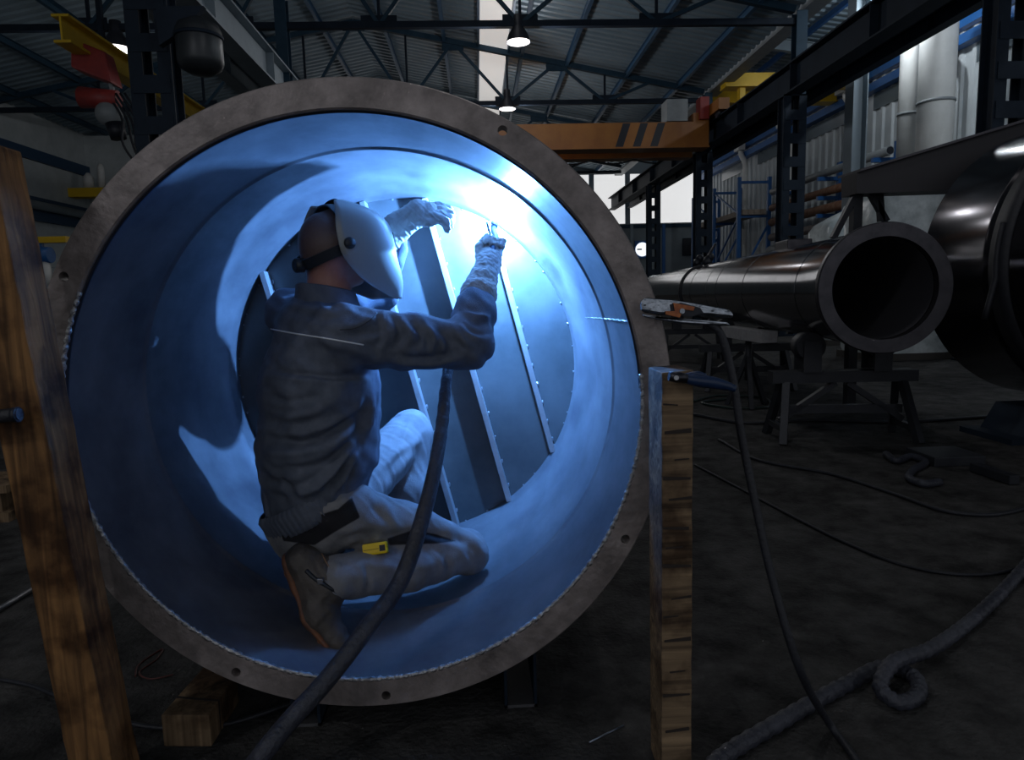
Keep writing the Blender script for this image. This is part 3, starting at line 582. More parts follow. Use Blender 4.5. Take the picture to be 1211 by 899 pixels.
# channel section supports under the vessel
for i, (pa, pb, lab) in enumerate((((597, 838), (635, 833), 'dark steel channel support under the right of the ring'), ((345, 862), (380, 858), 'dark steel channel support under the bottom of the ring'))):
    a = onZ(*pa); b = onZ(*pb); b[1] = a[1]; w = b[0] - a[0]
    zz = VC[2] - math.sqrt(.70 ** 2 - min(.6, abs((a[0] + b[0]) / 2 - VC[0] - .01)) ** 2) - .035
    t = thing('channel_support', lab, 'support', ((a[0] + b[0]) / 2, a[1], 0), 'channel supports under the vessel')
    y0, y1 = max(a[1], 1.66), 2.5
    for x in (a[0], b[0] - .008): MB().box((x, y0, 0), (x + .008, y1, zz)).build('web', STEEL_NAVY, t)
    MB().box((a[0], y0, 0), (b[0], y1, .008)).build('foot', GALV, t)
    MB().box((a[0], y0 + .03, zz - .008), (b[0], y1, zz)).build('top_plate', STEEL_NAVY, t)
# earth clamp on the ring
CHROME = mat('chromed_clamp_steel', (.42, .45, .50), .16, 1.0, (.20, .22, .25), 55, bump=.25, bscale=40)
COPPER = mat('worn_copper', (.55, .20, .07), .45, .7, (.30, .10, .05), 40)
Yc = 1.535
def cp(px, py, dy=0.0): return onY(px, py, Yc + dy)
t = thing('earth_clamp', 'chrome earth clamp with copper jaws gripping the right of the ring', 'clamp', cp(780, 372))
def slab(name, pts, y0, y1, m, par, bev=.002):
    A_ = [cp(*p, y0) for p in pts]; B_ = [cp(*p, y1) for p in pts]; n = len(pts)
    return MB().add(A_ + B_, [tuple(range(n)), tuple(range(n, 2 * n))[::-1]] + [(i, (i + 1) % n, n + (i + 1) % n, n + i) for i in range(n)]).build(name, m, par, bevel=bev)
slab('upper_jaw', [(757, 356), (762, 352), (800, 355), (830, 360), (862, 366), (868, 372), (866, 377), (838, 374), (806, 373), (780, 373), (758, 369)], -.014, .014, CHROME, t, .0075)
slab('lower_lever', [(759, 371), (782, 375), (806, 377), (838, 379), (860, 381), (864, 385), (838, 385), (806, 383), (780, 379), (761, 375)], -.012, .012, CHROME, t, .004)
slab('spring_slot', [(792, 360), (806, 358), (828, 364), (832, 370), (818, 375), (794, 372)], -.0155, -.012, BLACK_PAINT, t, .001)
slab('copper_link', [(796, 358), (822, 363), (820, 368), (808, 366), (804, 376), (787, 372), (787, 368), (798, 368)], -.019, -.013, COPPER, t, .001)
q = cp(807, 368, -.022); MB().cyl(q, q + [0, .03, 0], .006, n=16).build('pivot_bolt', CHROME, t)
q = cp(763, 361, -.0155); MB().cyl(q, q + [0, .01, 0], .002, n=10).build('rivet', BLACK_PAINT, t)
pts = [cp(836, 381), cp(850, 392), onY(866, 445, 1.53), onY(876, 510, 1.52), onY(890, 580, 1.50), onY(912, 680, 1.46), onY(945, 790, 1.42), onZ(985, 862, .012), onZ(1012, 899, .012), onZ(1030, 935, .012)]
MB().tube(spline(pts, 80), .0095, 10).build('cable', RUBBER, t)
# blue-handled clamp on the right post
BLUE_GRIP = mat('blue_rubber_grip', (.006, .020, .060), .4, 0, (.010, .028, .08), 20)
Yg = 1.36
t = thing('locking_pliers', 'dark blue handled pliers stuck across the right timber post', 'pliers', onY(800, 452, Yg))
MB().tube(spline([onY(x, y, Yg) for x, y in ((806, 447), (822, 450), (845, 453), (864, 458), (869, 460))], 24), [.008 + .005 * math.sin(math.pi * min(1, k / 20)) for k in range(24)], 12).build('grip', BLUE_GRIP, t)
MB().tube(spline([onY(x, y, Yg + .012) for x, y in ((812, 445), (824, 442), (834, 445))], 12), .006, 10).build('lever', BLUE_GRIP, t)
MB().tube([onY(791, 445, Yg), onY(800, 446, Yg), onY(812, 448, Yg)], [.009, .012, .010], 12).build('jaw', mat('dark_tool_steel', (.05, .05, .06), .35, .9), t)
MB().cyl(onY(800, 447, Yg - .012), onY(800, 447, 1.3845), .005).build('pin', GALV, t)
# ------------------------------------------------------------------ cables on the floor
def floor_cable(name, label, pix, r, m=RUBBER, n=70, lift=None, cat='cable', coil=False):
    P = [onZ(x, y, r) for x, y in pix]
    if lift:
        for k, h in lift.items(): P[k] = onZ(pix[k][0], pix[k][1], r + h)
    S = spline(P, n)
    S[:, 2] = np.maximum(S[:, 2], r)
    mb = MB()
    if coil: mb.tube(S, [r * (1 + .09 * math.sin(k * 1.55)) for k in range(n)], 12)
    else: mb.tube(S, r, 8)
    return tag(mb.build(name, m), label, cat, 'cables on the workshop floor')
floor_cable('braided_cable', 'thick dark braided cable with a loop at the lower right', [(836, 918), (850, 899), (925, 852), (1000, 810), (1050, 789), (1080, 800), (1085, 822), (1064, 831), (1042, 816), (1052, 788), (1100, 768), (1150, 733), (1185, 700), (1225, 655)], .020, HOSE, 260, {6: .0, 7: .0, 8: .015, 9: .045, 10: .02}, coil=True)
floor_cable('floor_cable', 'thin black cable curving across the floor right of the post', [(822, 550), (870, 575), (930, 607), (1000, 642), (1060, 666), (1110, 677), (1160, 680), (1225, 668)], .007)
floor_cable('floor_cable', 'thin black cable on the floor in front of the trestle', [(850, 520), (900, 545), (980, 560), (1060, 585), (1120, 605), (1170, 609), (1225, 598)], .010)
floor_cable('floor_cable', 'thin black cable crossing the floor behind the trestle', [(820, 490), (880, 500), (960, 497), (1060, 499), (1150, 494), (1225, 488)], .014)
floor_cable('hose_curl', 'black curled hose lying beside the tank blocks', [(1048, 537), (1060, 545), (1078, 540), (1094, 546), (1080, 556), (1076, 566), (1092, 572), (1112, 570)], .022, HOSE)
floor_cable('green_hose', 'dark green hose loop on the floor behind the pliers', [(818, 475), (850, 468), (900, 470), (905, 482), (860, 482), (830, 476), (860, 472)], .012, mat('green_hose_rubber', (.008, .022, .02), .4))
floor_cable('floor_cable', 'thin black cable behind the left timber post', [(-20, 800), (40, 812), (100, 838), (180, 860), (260, 858), (345, 832), (400, 812)], .006)
floor_cable('red_wire', 'thin reddish wire scrap on the floor left of the chock', [(160, 800), (163, 788), (175, 778), (192, 768), (185, 780), (165, 795), (178, 803), (205, 798)], .0025, mat('red_brown_wire', (.10, .03, .025), .5))
a = onZ(-30, 738, .012); b = onZ(40, 696, .012); tag(MB().cyl(a, b, .011, n=10).build('steel_rod', GALV), 'plain steel rod lying on the floor behind the left post', 'rod')
a = onZ(697, 878, .004); b = onZ(738, 858, .004); tag(MB().tube([a, (a + b) / 2 + [0, 0, .001], b], .0022, 8).build('filler_rod', mat('filler_wire', (.35, .40, .5), .3, .9)), 'thin bright filler rod lying on the floor below the ring', 'rod')
t = thing('timber_offcut', 'pale timber offcut standing on the floor at the far left', 'timber block', onZ(8, 620))
q = onZ(6, 618); MB().box((q[0] - .5, q[1], .0), (q[0] + .02, q[1] + .25, .05)).build('base', WOOD_B, t); MB().box((q[0] - .5, q[1] - .02, .16), (q[0] + .04, q[1] + .3, .2)).build('top_board', WOOD_B, t); MB().box((q[0] - .1, q[1] + .02, .05), (q[0] - .02, q[1] + .2, .16)).build('spacer', WOOD_B, t)

# ================================================================== pipe on trestles
DARKPIPE = mat('polished_dark_steel', (.28, .275, .295), .13, 1.0, (.23, .225, .24), 5, rvar=.03)
FLANGEM = mat('dark_forged_flange', (.060, .058, .066), .42, .8, (.09, .085, .095), 12)
pd = ray(668, 342); pd[2] = 0; pd /= np.linalg.norm(pd)
pc = onY(1047, 341, 4.1)
pipe = thing('steel_pipe', 'long polished steel pipe with an open flanged end facing the camera', 'pipe', (pc[0], pc[1], pc[2] - .4))
MB().lathe(pc, pd, [(0, .318), (0, .40), (.01, .406), (.05, .406), (.055, .40), (.055, .318)], 80, closed=True).build('flange', FLANGEM, pipe, auto=.5)
MB().lathe(pc, pd, [(.054, .405), (.075, .38), (.20, .366), (.55, .366), (.553, .369), (.57, .369), (.573, .366), (1.9, .366), (3.6, .366), (3.603, .362), (3.62, .362), (3.625, .366), (10.5, .366), (10.5, .33), (.3, .33), (.054, .318)], 80).build('barrel', DARKPIPE, pipe, auto=.5)
for s in (.56, 2.0, 3.1, 4.6): MB().lathe(pc, pd, [(s - .006, .366), (s - .003, .3685), (s + .003, .3685), (s + .006, .366)], 80).build('weld_seam', mat('dark_weld', (.12, .12, .13), .4, .9), pipe)
MB().lathe(pc, pd, [(2.4, 0), (2.4, .329), (2.43, .329), (2.43, 0)], 48).build('inner_baffle', mat('dark_baffle', (.10, .10, .12), .35, .9), pipe)
MB().lathe(pc, pd, [(.06, .3165), (2.39, .3165)], 64).build('bore_fill_sleeve', mat('bore_fill_grey', (.10, .098, .11), .35, .4), pipe)  # added sleeve, less metallic so fill light shows inside the pipe
side = np.cross(pd, [0, 0, 1.0])
def pq(s, lat, z): return pc + pd * s + side * lat + np.array([0, 0, z])
b = MB(); A = pq(1.5, -.12, .33); w_ = pd * .35; v_ = side * .2; h_ = np.array([0, 0, .09]); b.hexa([A, A + v_, A + v_ + w_, A + w_, A + h_, A + v_ + h_, A + v_ + w_ + h_, A + w_ + h_]).build('nozzle_pad', FLANGEM, pipe, bevel=.01)
MB().lathe(pc, pd, [(5.3, .366), (5.3, .385), (5.38, .385), (5.38, .366)], 48).build('chain_strap', BLACK_PAINT, pipe)
A = pq(5.34, 0, .40); m_ = MB()
for k in range(6): m_.sphere(A + np.array([random.uniform(-.12, .12), random.uniform(-.1, .1), random.uniform(-.02, .14)]), .06, 8)
m_.bar(A + [0, 0, .05], A + [.12, 0, .25], .03, .03); m_.build('chain_clamp', BLACK_PAINT, pipe)
# trestles under the pipe
TREST = mat('dark_trestle_paint', (.022, .024, .03), .5, .3, (.035, .037, .045), 6)
def trestle(s, label, zt=.50, w=1.0):
    c = pq(s, 0, 0); t = thing('steel_trestle', label, 'trestle', (c[0], c[1], 0), 'trestles under the steel pipe')
    P = lambda l, f, z: np.array([c[0], c[1], 0]) + side * l + pd * f + np.array([0, 0, z])
    MB().bar(P(-w / 2, 0, zt - .04), P(w / 2, 0, zt - .04), .14, .08).build('top_beam', TREST, t)
    for l in (-1, 1):
        for f in (-1, 1): MB().bar(P(l * (w / 2 - .10), f * .05, zt - .08), P(l * (w / 2 - .04), f * .20, 0.0), .05, .05).build('leg', TREST, t)
        MB().bar(P(l * (w / 2 - .055), -.16, .10), P(l * (w / 2 - .055), .16, .10), .04, .04).build('foot_rail', TREST, t)
        MB().bar(P(l * (w / 2 - .07), 0, .14), P(l * .04, 0, zt - .09), .05, .04).build('brace', TREST, t)
    MB().bar(P(-w / 2 + .08, 0, .22), P(w / 2 - .08, 0, .22), .05, .06).build('stretcher', TREST, t)
    for l in (-.24, .24):
        h = pc[2] - math.sqrt((.366 + .10) ** 2 - l * l)
        MB().cyl(P(l, -.08, h), P(l, .08, h), .098, n=24).build('roller', RUBBER, t)
        for f in (-.10, .10): MB().bar(P(l, f, zt), P(l, f, h + .04), .12, .02, up=pd).build('roller_bracket', TREST, t)
    return t
trestle(.62, 'dark steel trestle with rollers under the flanged pipe end')
trestle(3.2, 'second dark steel trestle farther along the pipe')
trestle(6.4, 'far dark steel trestle under the pipe behind the earth clamp')
c = pq(2.05, -.30, -.345); tag(MB().box((c[0] - .07, c[1] - .5, c[2] - .1), (c[0] + .07, c[1] + .5, c[2])).build('packing_block', mat('pale_block_end', (.30, .29, .30), .7, 0, (.4, .39, .4), 20)), 'pale packing block under the polished pipe', 'block')
c = pq(2.05, -.28, 0)
t = thing('screw_jack', 'dark screw jack stand holding the packing block', 'jack', (c[0], c[1], 0))
zb_ = pc[2] - .446
MB().cyl((c[0], c[1], .25), (c[0], c[1], zb_), .03).build('screw', TREST, t)
for a in (0.3, 2.4, 4.5): MB().bar((c[0], c[1], .5), (c[0] + .2 * math.cos(a), c[1] + .2 * math.sin(a), 0), .04, .04).build('leg', TREST, t)
# ================================================================== big tank at the right edge
TANKM = mat('dark_rolled_steel', (.085, .08, .09), .17, .9, (.06, .057, .065), 4, rvar=.05)
tc_ = onY(1238, 312, 5.1); td = np.array([.0, -1.0, 0.0])
tank = thing('steel_tank', 'huge dark steel tank at the right edge behind the pipe flange', 'tank', (tc_[0], 4.2, tc_[2] - 1.0))
MB().lathe(tc_, td, [(0, 0), (0, .93), (.0, 1.0), (.62, 1.0), (.63, 1.004), (.65, 1.004), (.66, 1.0), (2.6, 1.0), (2.6, .96), (.05, .96)], 96).build('shell', TANKM, tank, auto=.5)
MB().lathe(tc_, td, [(.70, 1.0), (.70, 1.012), (.86, 1.012), (.86, 1.0)], 96).build('strap', RUBBER, tank)
MB().lathe(tc_, td, [(1.30, 1.0), (1.30, 1.05), (1.42, 1.05), (1.42, 1.0)], 96).build('stiffener_ring', FLANGEM, tank)
sp = [tc_ + td * .78 + np.array([-1.0 * math.cos(a), 0, 1.0 * math.sin(a)]) * 1.02 for a in np.linspace(.25, -.1, 6)]; sp += [sp[-1] + np.array([-.02 * k, 0, -.09 * k]) for k in range(1, 4)]
MB().tube(sp, .02, 8).build('strap_tail', RUBBER, tank)
t = thing('tank_saddle', 'dark steel saddle under the huge tank', 'support', (tc_[0], 4.6, 0))
zs = tc_[2] - 1.0
MB().hexa([(tc_[0] - .75, 4.35, 0), (tc_[0] + .75, 4.35, 0), (tc_[0] + .75, 4.75, 0), (tc_[0] - .75, 4.75, 0), (tc_[0] - .62, 4.35, zs - .002), (tc_[0] + .62, 4.35, zs - .002), (tc_[0] + .62, 4.75, zs - .002), (tc_[0] - .62, 4.75, zs - .002)]).build('saddle_block', STEEL_NAVY, t)
MB().box((tc_[0] - .85, 4.3, 0), (tc_[0] + .85, 4.8, .04)).build('base_plate', STEEL_NAVY, t)
q = onZ(1105, 553); tag(MB().box((q[0], q[1], 0), (q[0] + .32, q[1] + .28, .06)).build('floor_block', TREST, bevel=.006), 'dark flat block on the floor in front of the tank', 'block')
a = onZ(1152, 552, .03); b = onZ(1200, 568, .03); tag(MB().bar(a, b, .06, .05).build('square_bar', TREST, bevel=.004), 'dark square steel bar on the floor at the right edge', 'bar')
# tapered girder leaning across to the tank top
A = [onY(1013, 204, 5.9), onY(1013, 229, 5.9)]; B = [onY(1215, 143, 5.4), onY(1215, 222, 5.4)]
t = thing('tapered_girder', 'dark tapered steel girder reaching from the tank to the grey column', 'girder', (A[1][0], 5.9, A[1][2]))
o_ = np.array([0, .25, 0])
MB().hexa([A[1], B[1], B[1] + o_, A[1] + o_, A[0], B[0], B[0] + o_, A[0] + o_]).build('web', mat('dark_girder_steel', (.028, .026, .03), .45, .4), t)
MB().hexa([A[0] - [.0, .06, .0], B[0] - [0, .06, 0], B[0] + o_ * 1.25, A[0] + o_ * 1.25, A[0] + [0, -.06, .02], B[0] + [0, -.06, .02], B[0] + o_ * 1.25 + [0, 0, .02], A[0] + o_ * 1.25 + [0, 0, .02]]).build('top_flange', FLANGEM, t)
for (pa, pb) in (((1013, 228), (985, 282)), ((1030, 230), (1048, 262)), ((1040, 230), (1042, 262))): MB().bar(onY(*pa, 6.0), onY(*pb, 6.0), .05, .05).build('strut', TREST, t)
MB().bar(onY(1013, 228, 6.02), (onY(1013, 228, 6.02)[0], 6.02, 0), .08, .08).build('prop', TREST, t)
# ================================================================== the welder
from mathutils.bvhtree import BVHTree
def surface_nets(f, org, h):
    s = f < 0; nx, ny, nz = f.shape
    cs = np.zeros((nx - 1, ny - 1, nz - 1), np.int8); sl_ = lambda d, k: slice(d, d + k - 1)
    for dx in (0, 1):
        for dy in (0, 1):
            for dz in (0, 1): cs += s[sl_(dx, nx), sl_(dy, ny), sl_(dz, nz)]
    act = np.argwhere((cs > 0) & (cs < 8)); idx = np.full(cs.shape, -1, np.int64); idx[tuple(act.T)] = np.arange(len(act))
    acc = np.zeros((len(act), 3)); cnt = np.zeros(len(act))
    cor = [(a, b, c) for a in (0, 1) for b in (0, 1) for c in (0, 1)]
    for a in cor:
        for ax in range(3):
            if a[ax]: continue
            b = list(a); b[ax] = 1
            i, j, k = act.T; fa = f[i + a[0], j + a[1], k + a[2]]; fb = f[i + b[0], j + b[1], k + b[2]]
            mk = (fa < 0) != (fb < 0); t = np.where(mk, fa / np.where(mk, fa - fb, 1), 0)
            p = np.tile(np.array(a, float), (len(act), 1)); p[:, ax] += t
            acc[mk] += p[mk]; cnt[mk] += 1
    V = (act + acc / cnt[:, None]) * h + org; Q = []
    for ax in range(3):
        u, w = [(1, 2), (2, 0), (0, 1)][ax]
        A = [slice(None)] * 3; B = [slice(None)] * 3; A[ax] = slice(0, -1); B[ax] = slice(1, None)
        e = np.argwhere(s[tuple(A)] != s[tuple(B)])
        e = e[(e[:, u] > 0) & (e[:, w] > 0) & (e[:, u] < f.shape[u] - 1) & (e[:, w] < f.shape[w] - 1)]
        sa_ = s[tuple(e.T)]
        def cell(du, dw):
            q = e.copy(); q[:, u] -= du; q[:, w] -= dw; return idx[tuple(q.T)]
        c0, c1, c2, c3 = cell(1, 1), cell(0, 1), cell(0, 0), cell(1, 0)
        q = np.stack([c0, c1, c2, c3], 1); q[~sa_] = q[~sa_][:, ::-1]; Q.append(q)
    return V, np.vstack(Q)
def prim_d(X, p):
    a, b = np.array(p['a'], np.float32), np.array(p['b'], np.float32); ab = b - a; L2 = max(ab @ ab, 1e-9)
    w = X - a; t = np.clip((w @ ab) / L2, 0, 1); w = w - t[..., None] * ab
    if 'ax' in p:
        for ax, sx in p['ax']:
            ax = np.array(ax, np.float32); w = w - (w @ ax)[..., None] * ax * np.float32(1 - 1 / sx)
    return np.linalg.norm(w, axis=-1) - (p['ra'] + (p['rb'] - p['ra']) * t)
def C(a, b, ra, rb=None, ax=None, sub=False, k=None):
    d = dict(a=np.array(a, float), b=np.array(b, float), ra=ra, rb=ra if rb is None else rb, sub=sub, k=k)
    if ax: d['ax'] = ax
    return d
def sdf_mesh(prims, h=.007, k=.03, smooth=2):
    P = np.array([q for p in prims if not p['sub'] for q in (p['a'], p['b'])]); R_ = max(max(p['ra'], p['rb']) * max([1] + [s for _, s in p.get('ax', [])]) for p in prims)
    lo, hi = P.min(0) - R_ - 3 * h, P.max(0) + R_ + 3 * h
    g = [np.arange(lo[i], hi[i], h, dtype=np.float32) for i in range(3)]
    shp = tuple(len(x) for x in g); f = np.full(shp, 1.0, np.float32)
    for p in prims:
        rr = max(p['ra'], p['rb']) * max([1] + [s for _, s in p.get('ax', [])]) + .06
        l = np.minimum(p['a'], p['b']) - rr; u = np.maximum(p['a'], p['b']) + rr
        sl3 = tuple(slice(max(0, int((l[i] - lo[i]) / h)), min(shp[i], int((u[i] - lo[i]) / h) + 2)) for i in range(3))
        if any(q.stop <= q.start for q in sl3): continue
        X = np.stack(np.meshgrid(*[g[i][sl3[i]] for i in range(3)], indexing='ij'), -1)
        d = prim_d(X, p); kk = p['k'] if p['k'] is not None else k; o = f[sl3]
        if p['sub']: d = -d; hh = np.maximum(kk - np.abs(o - d), 0) / kk; f[sl3] = np.maximum(o, d) + hh * hh * kk * .25
        else: hh = np.maximum(kk - np.abs(o - d), 0) / kk; f[sl3] = np.minimum(o, d) - hh * hh * kk * .25
    return surface_nets(f, lo.astype(float), h)
def vnormals(V, Q):
    n = np.cross(V[Q[:, 2]] - V[Q[:, 0]], V[Q[:, 3]] - V[Q[:, 1]]); N_ = np.zeros_like(V)
    for c in range(4): np.add.at(N_, Q[:, c], n)
    return N_ / (np.linalg.norm(N_, axis=1)[:, None] + 1e-12)
def relax(V, Q, it=2, lam=.5):
    for _ in range(it):
        S = np.zeros_like(V); c = np.zeros(len(V))
        for a, b in ((0, 1), (1, 2), (2, 3), (3, 0)):
            np.add.at(S, Q[:, a], V[Q[:, b]]); np.add.at(S, Q[:, b], V[Q[:, a]]); np.add.at(c, Q[:, a], 1); np.add.at(c, Q[:, b], 1)
        V = V + lam * (S / np.maximum(c, 1)[:, None] - V)
    return V
def folds(V, Q, strokes, noise=.003, nsc=14.0):
    """cloth relief: strokes are creases (pixel polylines on the near side); noise gives general crumple"""
    N_ = vnormals(V, Q); D = np.zeros(len(V))
    view = V - EYEV; view /= np.linalg.norm(view, axis=1)[:, None]
    face = np.clip(-(N_ * view).sum(1) * 1.6, 0, 1); px = proj(V)
    for pts, amp, wd in strokes:
        S = spline(np.array(pts, float), 24) if len(pts) > 2 else np.linspace(pts[0], pts[1], 12)
        best = np.full(len(V), 1e9); tt = np.zeros(len(V)); side_ = np.zeros(len(V))
        for k in range(len(S) - 1):
            a, b = S[k], S[k + 1]; ab = b - a; w = px - a; t = np.clip((w @ ab) / (ab @ ab), 0, 1); dv = w - t[:, None] * ab; d = np.linalg.norm(dv, axis=1)
            m_ = d < best; best[m_] = d[m_]; tt[m_] = (k + t[m_]) / (len(S) - 1); side_[m_] = np.sign(ab[0] * w[m_, 1] - ab[1] * w[m_, 0])
        tap = np.sin(np.pi * np.clip(tt, .04, .96)) ** .6
        D += amp * tap * face * (np.exp(-(best / wd) ** 2) - .55 * np.exp(-((best - 1.5 * wd) / wd) ** 2) * (side_ > 0))
    ph_ = [(rng.normal(0, 1, 3) * nsc * (1 + .8 * i), rng.uniform(0, 6.28)) for i in range(6)]
    for kv, p0 in ph_: D += noise * .4 * np.sin(V @ kv + p0 + 1.5 * np.sin(V @ kv[::-1] * .7))
    return V + N_ * D[:, None]
def mesh_obj(name, V, Q, material, parent, extra=None):
    base = np.array(parent['_base'] if '_base' in parent else parent.parent['_base'])
    me = bpy.data.meshes.new(name); me.from_pydata((V - base).tolist(), [], Q.tolist()); me.polygons.foreach_set('use_smooth', [True] * len(Q)); me.update(); me.materials.append(material)
    if extra:      # dark patches in the colour: signed distance stored per vertex, edge drawn by the material
        N_ = vnormals(V, Q); px = proj(V); vis = (N_ * (V - EYEV)).sum(1) < 0; sd = np.full(len(V), -9.0)
        for poly in extra:
            poly = np.array(poly, float); n = len(poly); ins = np.zeros(len(V), bool); dm = np.full(len(V), 1e9)
            for k in range(n):
                (x1, y1), (x2, y2) = poly[k], poly[(k + 1) % n]
                ins ^= ((y1 > px[:, 1]) != (y2 > px[:, 1])) & (px[:, 0] < (x2 - x1) * (px[:, 1] - y1) / (y2 - y1 + 1e-9) + x1)
                ab = np.array([x2 - x1, y2 - y1]); w = px - poly[k]; t = np.clip((w @ ab) / (ab @ ab), 0, 1); dm = np.minimum(dm, np.linalg.norm(w - t[:, None] * ab, axis=1))
            sd = np.maximum(sd, np.where(vis, np.clip(np.where(ins, dm, -dm), -9, 9), -9))
        at = me.attributes.new('panel', 'FLOAT', 'POINT'); at.data.foreach_set('value', sd.astype(np.float32))
    o = bpy.data.objects.new(name, me); COL.objects.link(o); o.parent = parent; return o
def dark_patched(base, col, soft=1.0):
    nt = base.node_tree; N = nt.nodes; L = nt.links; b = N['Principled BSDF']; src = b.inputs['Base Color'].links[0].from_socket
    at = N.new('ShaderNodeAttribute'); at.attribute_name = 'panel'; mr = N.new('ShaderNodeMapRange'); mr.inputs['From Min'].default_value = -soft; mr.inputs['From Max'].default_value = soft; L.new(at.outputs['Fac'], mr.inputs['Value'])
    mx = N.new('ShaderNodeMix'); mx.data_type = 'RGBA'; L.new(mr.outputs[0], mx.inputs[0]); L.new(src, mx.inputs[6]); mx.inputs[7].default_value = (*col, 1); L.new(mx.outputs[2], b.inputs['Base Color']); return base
def nrm(v): v = np.array(v, float); return v / np.linalg.norm(v)

JACKET = mat('dark_blue_work_jacket', (.085, .100, .135), .75, 0, (.115, .132, .172), 30, bump=.25, bscale=400, spec=.25)
TROUSER = mat('grey_work_trousers', (.17, .17, .18), .8, 0, (.235, .235, .245), 14, bump=.25, bscale=300, spec=.2)
SKIN = mat('weathered_skin', (.42, .20, .15), .5, 0, (.34, .15, .11), 18, bump=.15, bscale=120)
GLOVE = mat('pale_leather_glove', (.42, .41, .38), .7, 0, (.30, .29, .28), 12, bump=.4, bscale=60)
BOOT = mat('worn_brown_leather', (.045, .038, .034), .6, 0, (.085, .072, .064), 10, bump=.5, bscale=40)
SOLE = mat('orange_rubber_sole', (.20, .075, .030), .7, 0, (.10, .045, .03), 25)
MASK = mat('silver_grey_helmet_shell', (.25, .27, .265), .35, .15, (.30, .32, .315), 3)
STRAPM = mat('black_headgear_plastic', (.016, .020, .026), .45)

F = nrm((.86, .51, 0)); RR = nrm((.51, -.86, 0)); UP = np.array([0, 0, 1.0])
S0, S1, S2, S3 = onY(374, 596, 2.02), onY(372, 530, 2.02), onY(373, 455, 2.03), onY(376, 392, 2.05)
RSH = onY(408, 398, 1.90); REL = onY(552, 408, 1.97); RWR = onY(567, 345, 2.13); RHAND = onY(580, 303, 2.24)
LSH = onY(345, 372, 2.22); LEL = onY(450, 345, 2.38); LWR = onY(470, 266, 2.27)
RHIP = onY(404, 606, 1.94); RKN = onY(553, 656, 2.07); RAN = onY(398, 684, 1.83)
LHIP = onY(410, 588, 2.10); LKN = onY(486, 512, 2.42); LAN = onY(478, 640, 2.30)
HC = onY(393, 290, 2.06); NB = onY(388, 352, 2.05)
pb = onY(400, 700, 1.95); pb[2] = .18
person = thing('person', 'person in dark blue jacket, grey trousers and welding mask kneeling inside the vessel', 'person', pb)
wid = lambda s: [(RR, s)]
HF = nrm((.80, .60, .04)); HR = nrm(np.cross(HF, UP)); HU = np.cross(HR, HF)
# body: one continuous figure under the clothes
bodyp = [C(S0, S1, .11, .105, wid(1.4)), C(S1, S2, .105, .12, wid(1.4)), C(S2, S3, .12, .10, wid(1.5)), C(S3, NB, .075, .062), C(NB, HC - .02 * HF - .05 * HU, .058, .055),
         C(HC - .012 * HF, HC + .012 * HF + .01 * HU, .087, .084, [(HU, 1.14)]), C(HC + .045 * HF - .05 * HU, HC + .06 * HF - .085 * HU, .058, .040),
         C(HC + .09 * HF - .005 * HU, HC + .112 * HF - .035 * HU, .010, .014, k=.012), C(HC + .088 * HF - .07 * HU - .02 * HR, HC + .088 * HF - .07 * HU + .02 * HR, .010, k=.01),
         C(HC + .005 * HF - .02 * HU + .086 * HR, HC - .005 * HF + .02 * HU + .090 * HR, .012, .016, [(HR, .5)], k=.012), C(HC + .005 * HF - .02 * HU - .086 * HR, HC - .005 * HF + .02 * HU - .090 * HR, .012, .016, [(HR, .5)], k=.012),
         C(S3 - .02 * UP, RSH, .07, .06), C(RSH, REL, .052, .043), C(REL, RWR, .042, .030), C(RWR, RWR * .5 + RHAND * .5, .03, .026), C(S3, LSH, .07, .06), C(LSH, LEL, .052, .043), C(LEL, LWR, .042, .03),
         C(S0, RHIP, .11, .09), C(RHIP, RKN, .072, .055), C(RKN, RAN, .052, .038), C(S0, LHIP, .11, .09), C(LHIP, LKN, .072, .055), C(LKN, LAN, .05, .036)]
for e in (-.03, .03): bodyp.append(C(HC + .098 * HF + .012 * HU + e * HR, HC + .1 * HF + .012 * HU + e * HR, .012, sub=True, k=.008))
V, Q = sdf_mesh(bodyp, .007, .03); V = relax(V, Q, 2)
body = mesh_obj('body', V, Q, dark_patched(SKIN, (.13, .085, .075), 3.0), person, [[(345, 236), (414, 232), (412, 296), (385, 308), (366, 322), (345, 322)]])
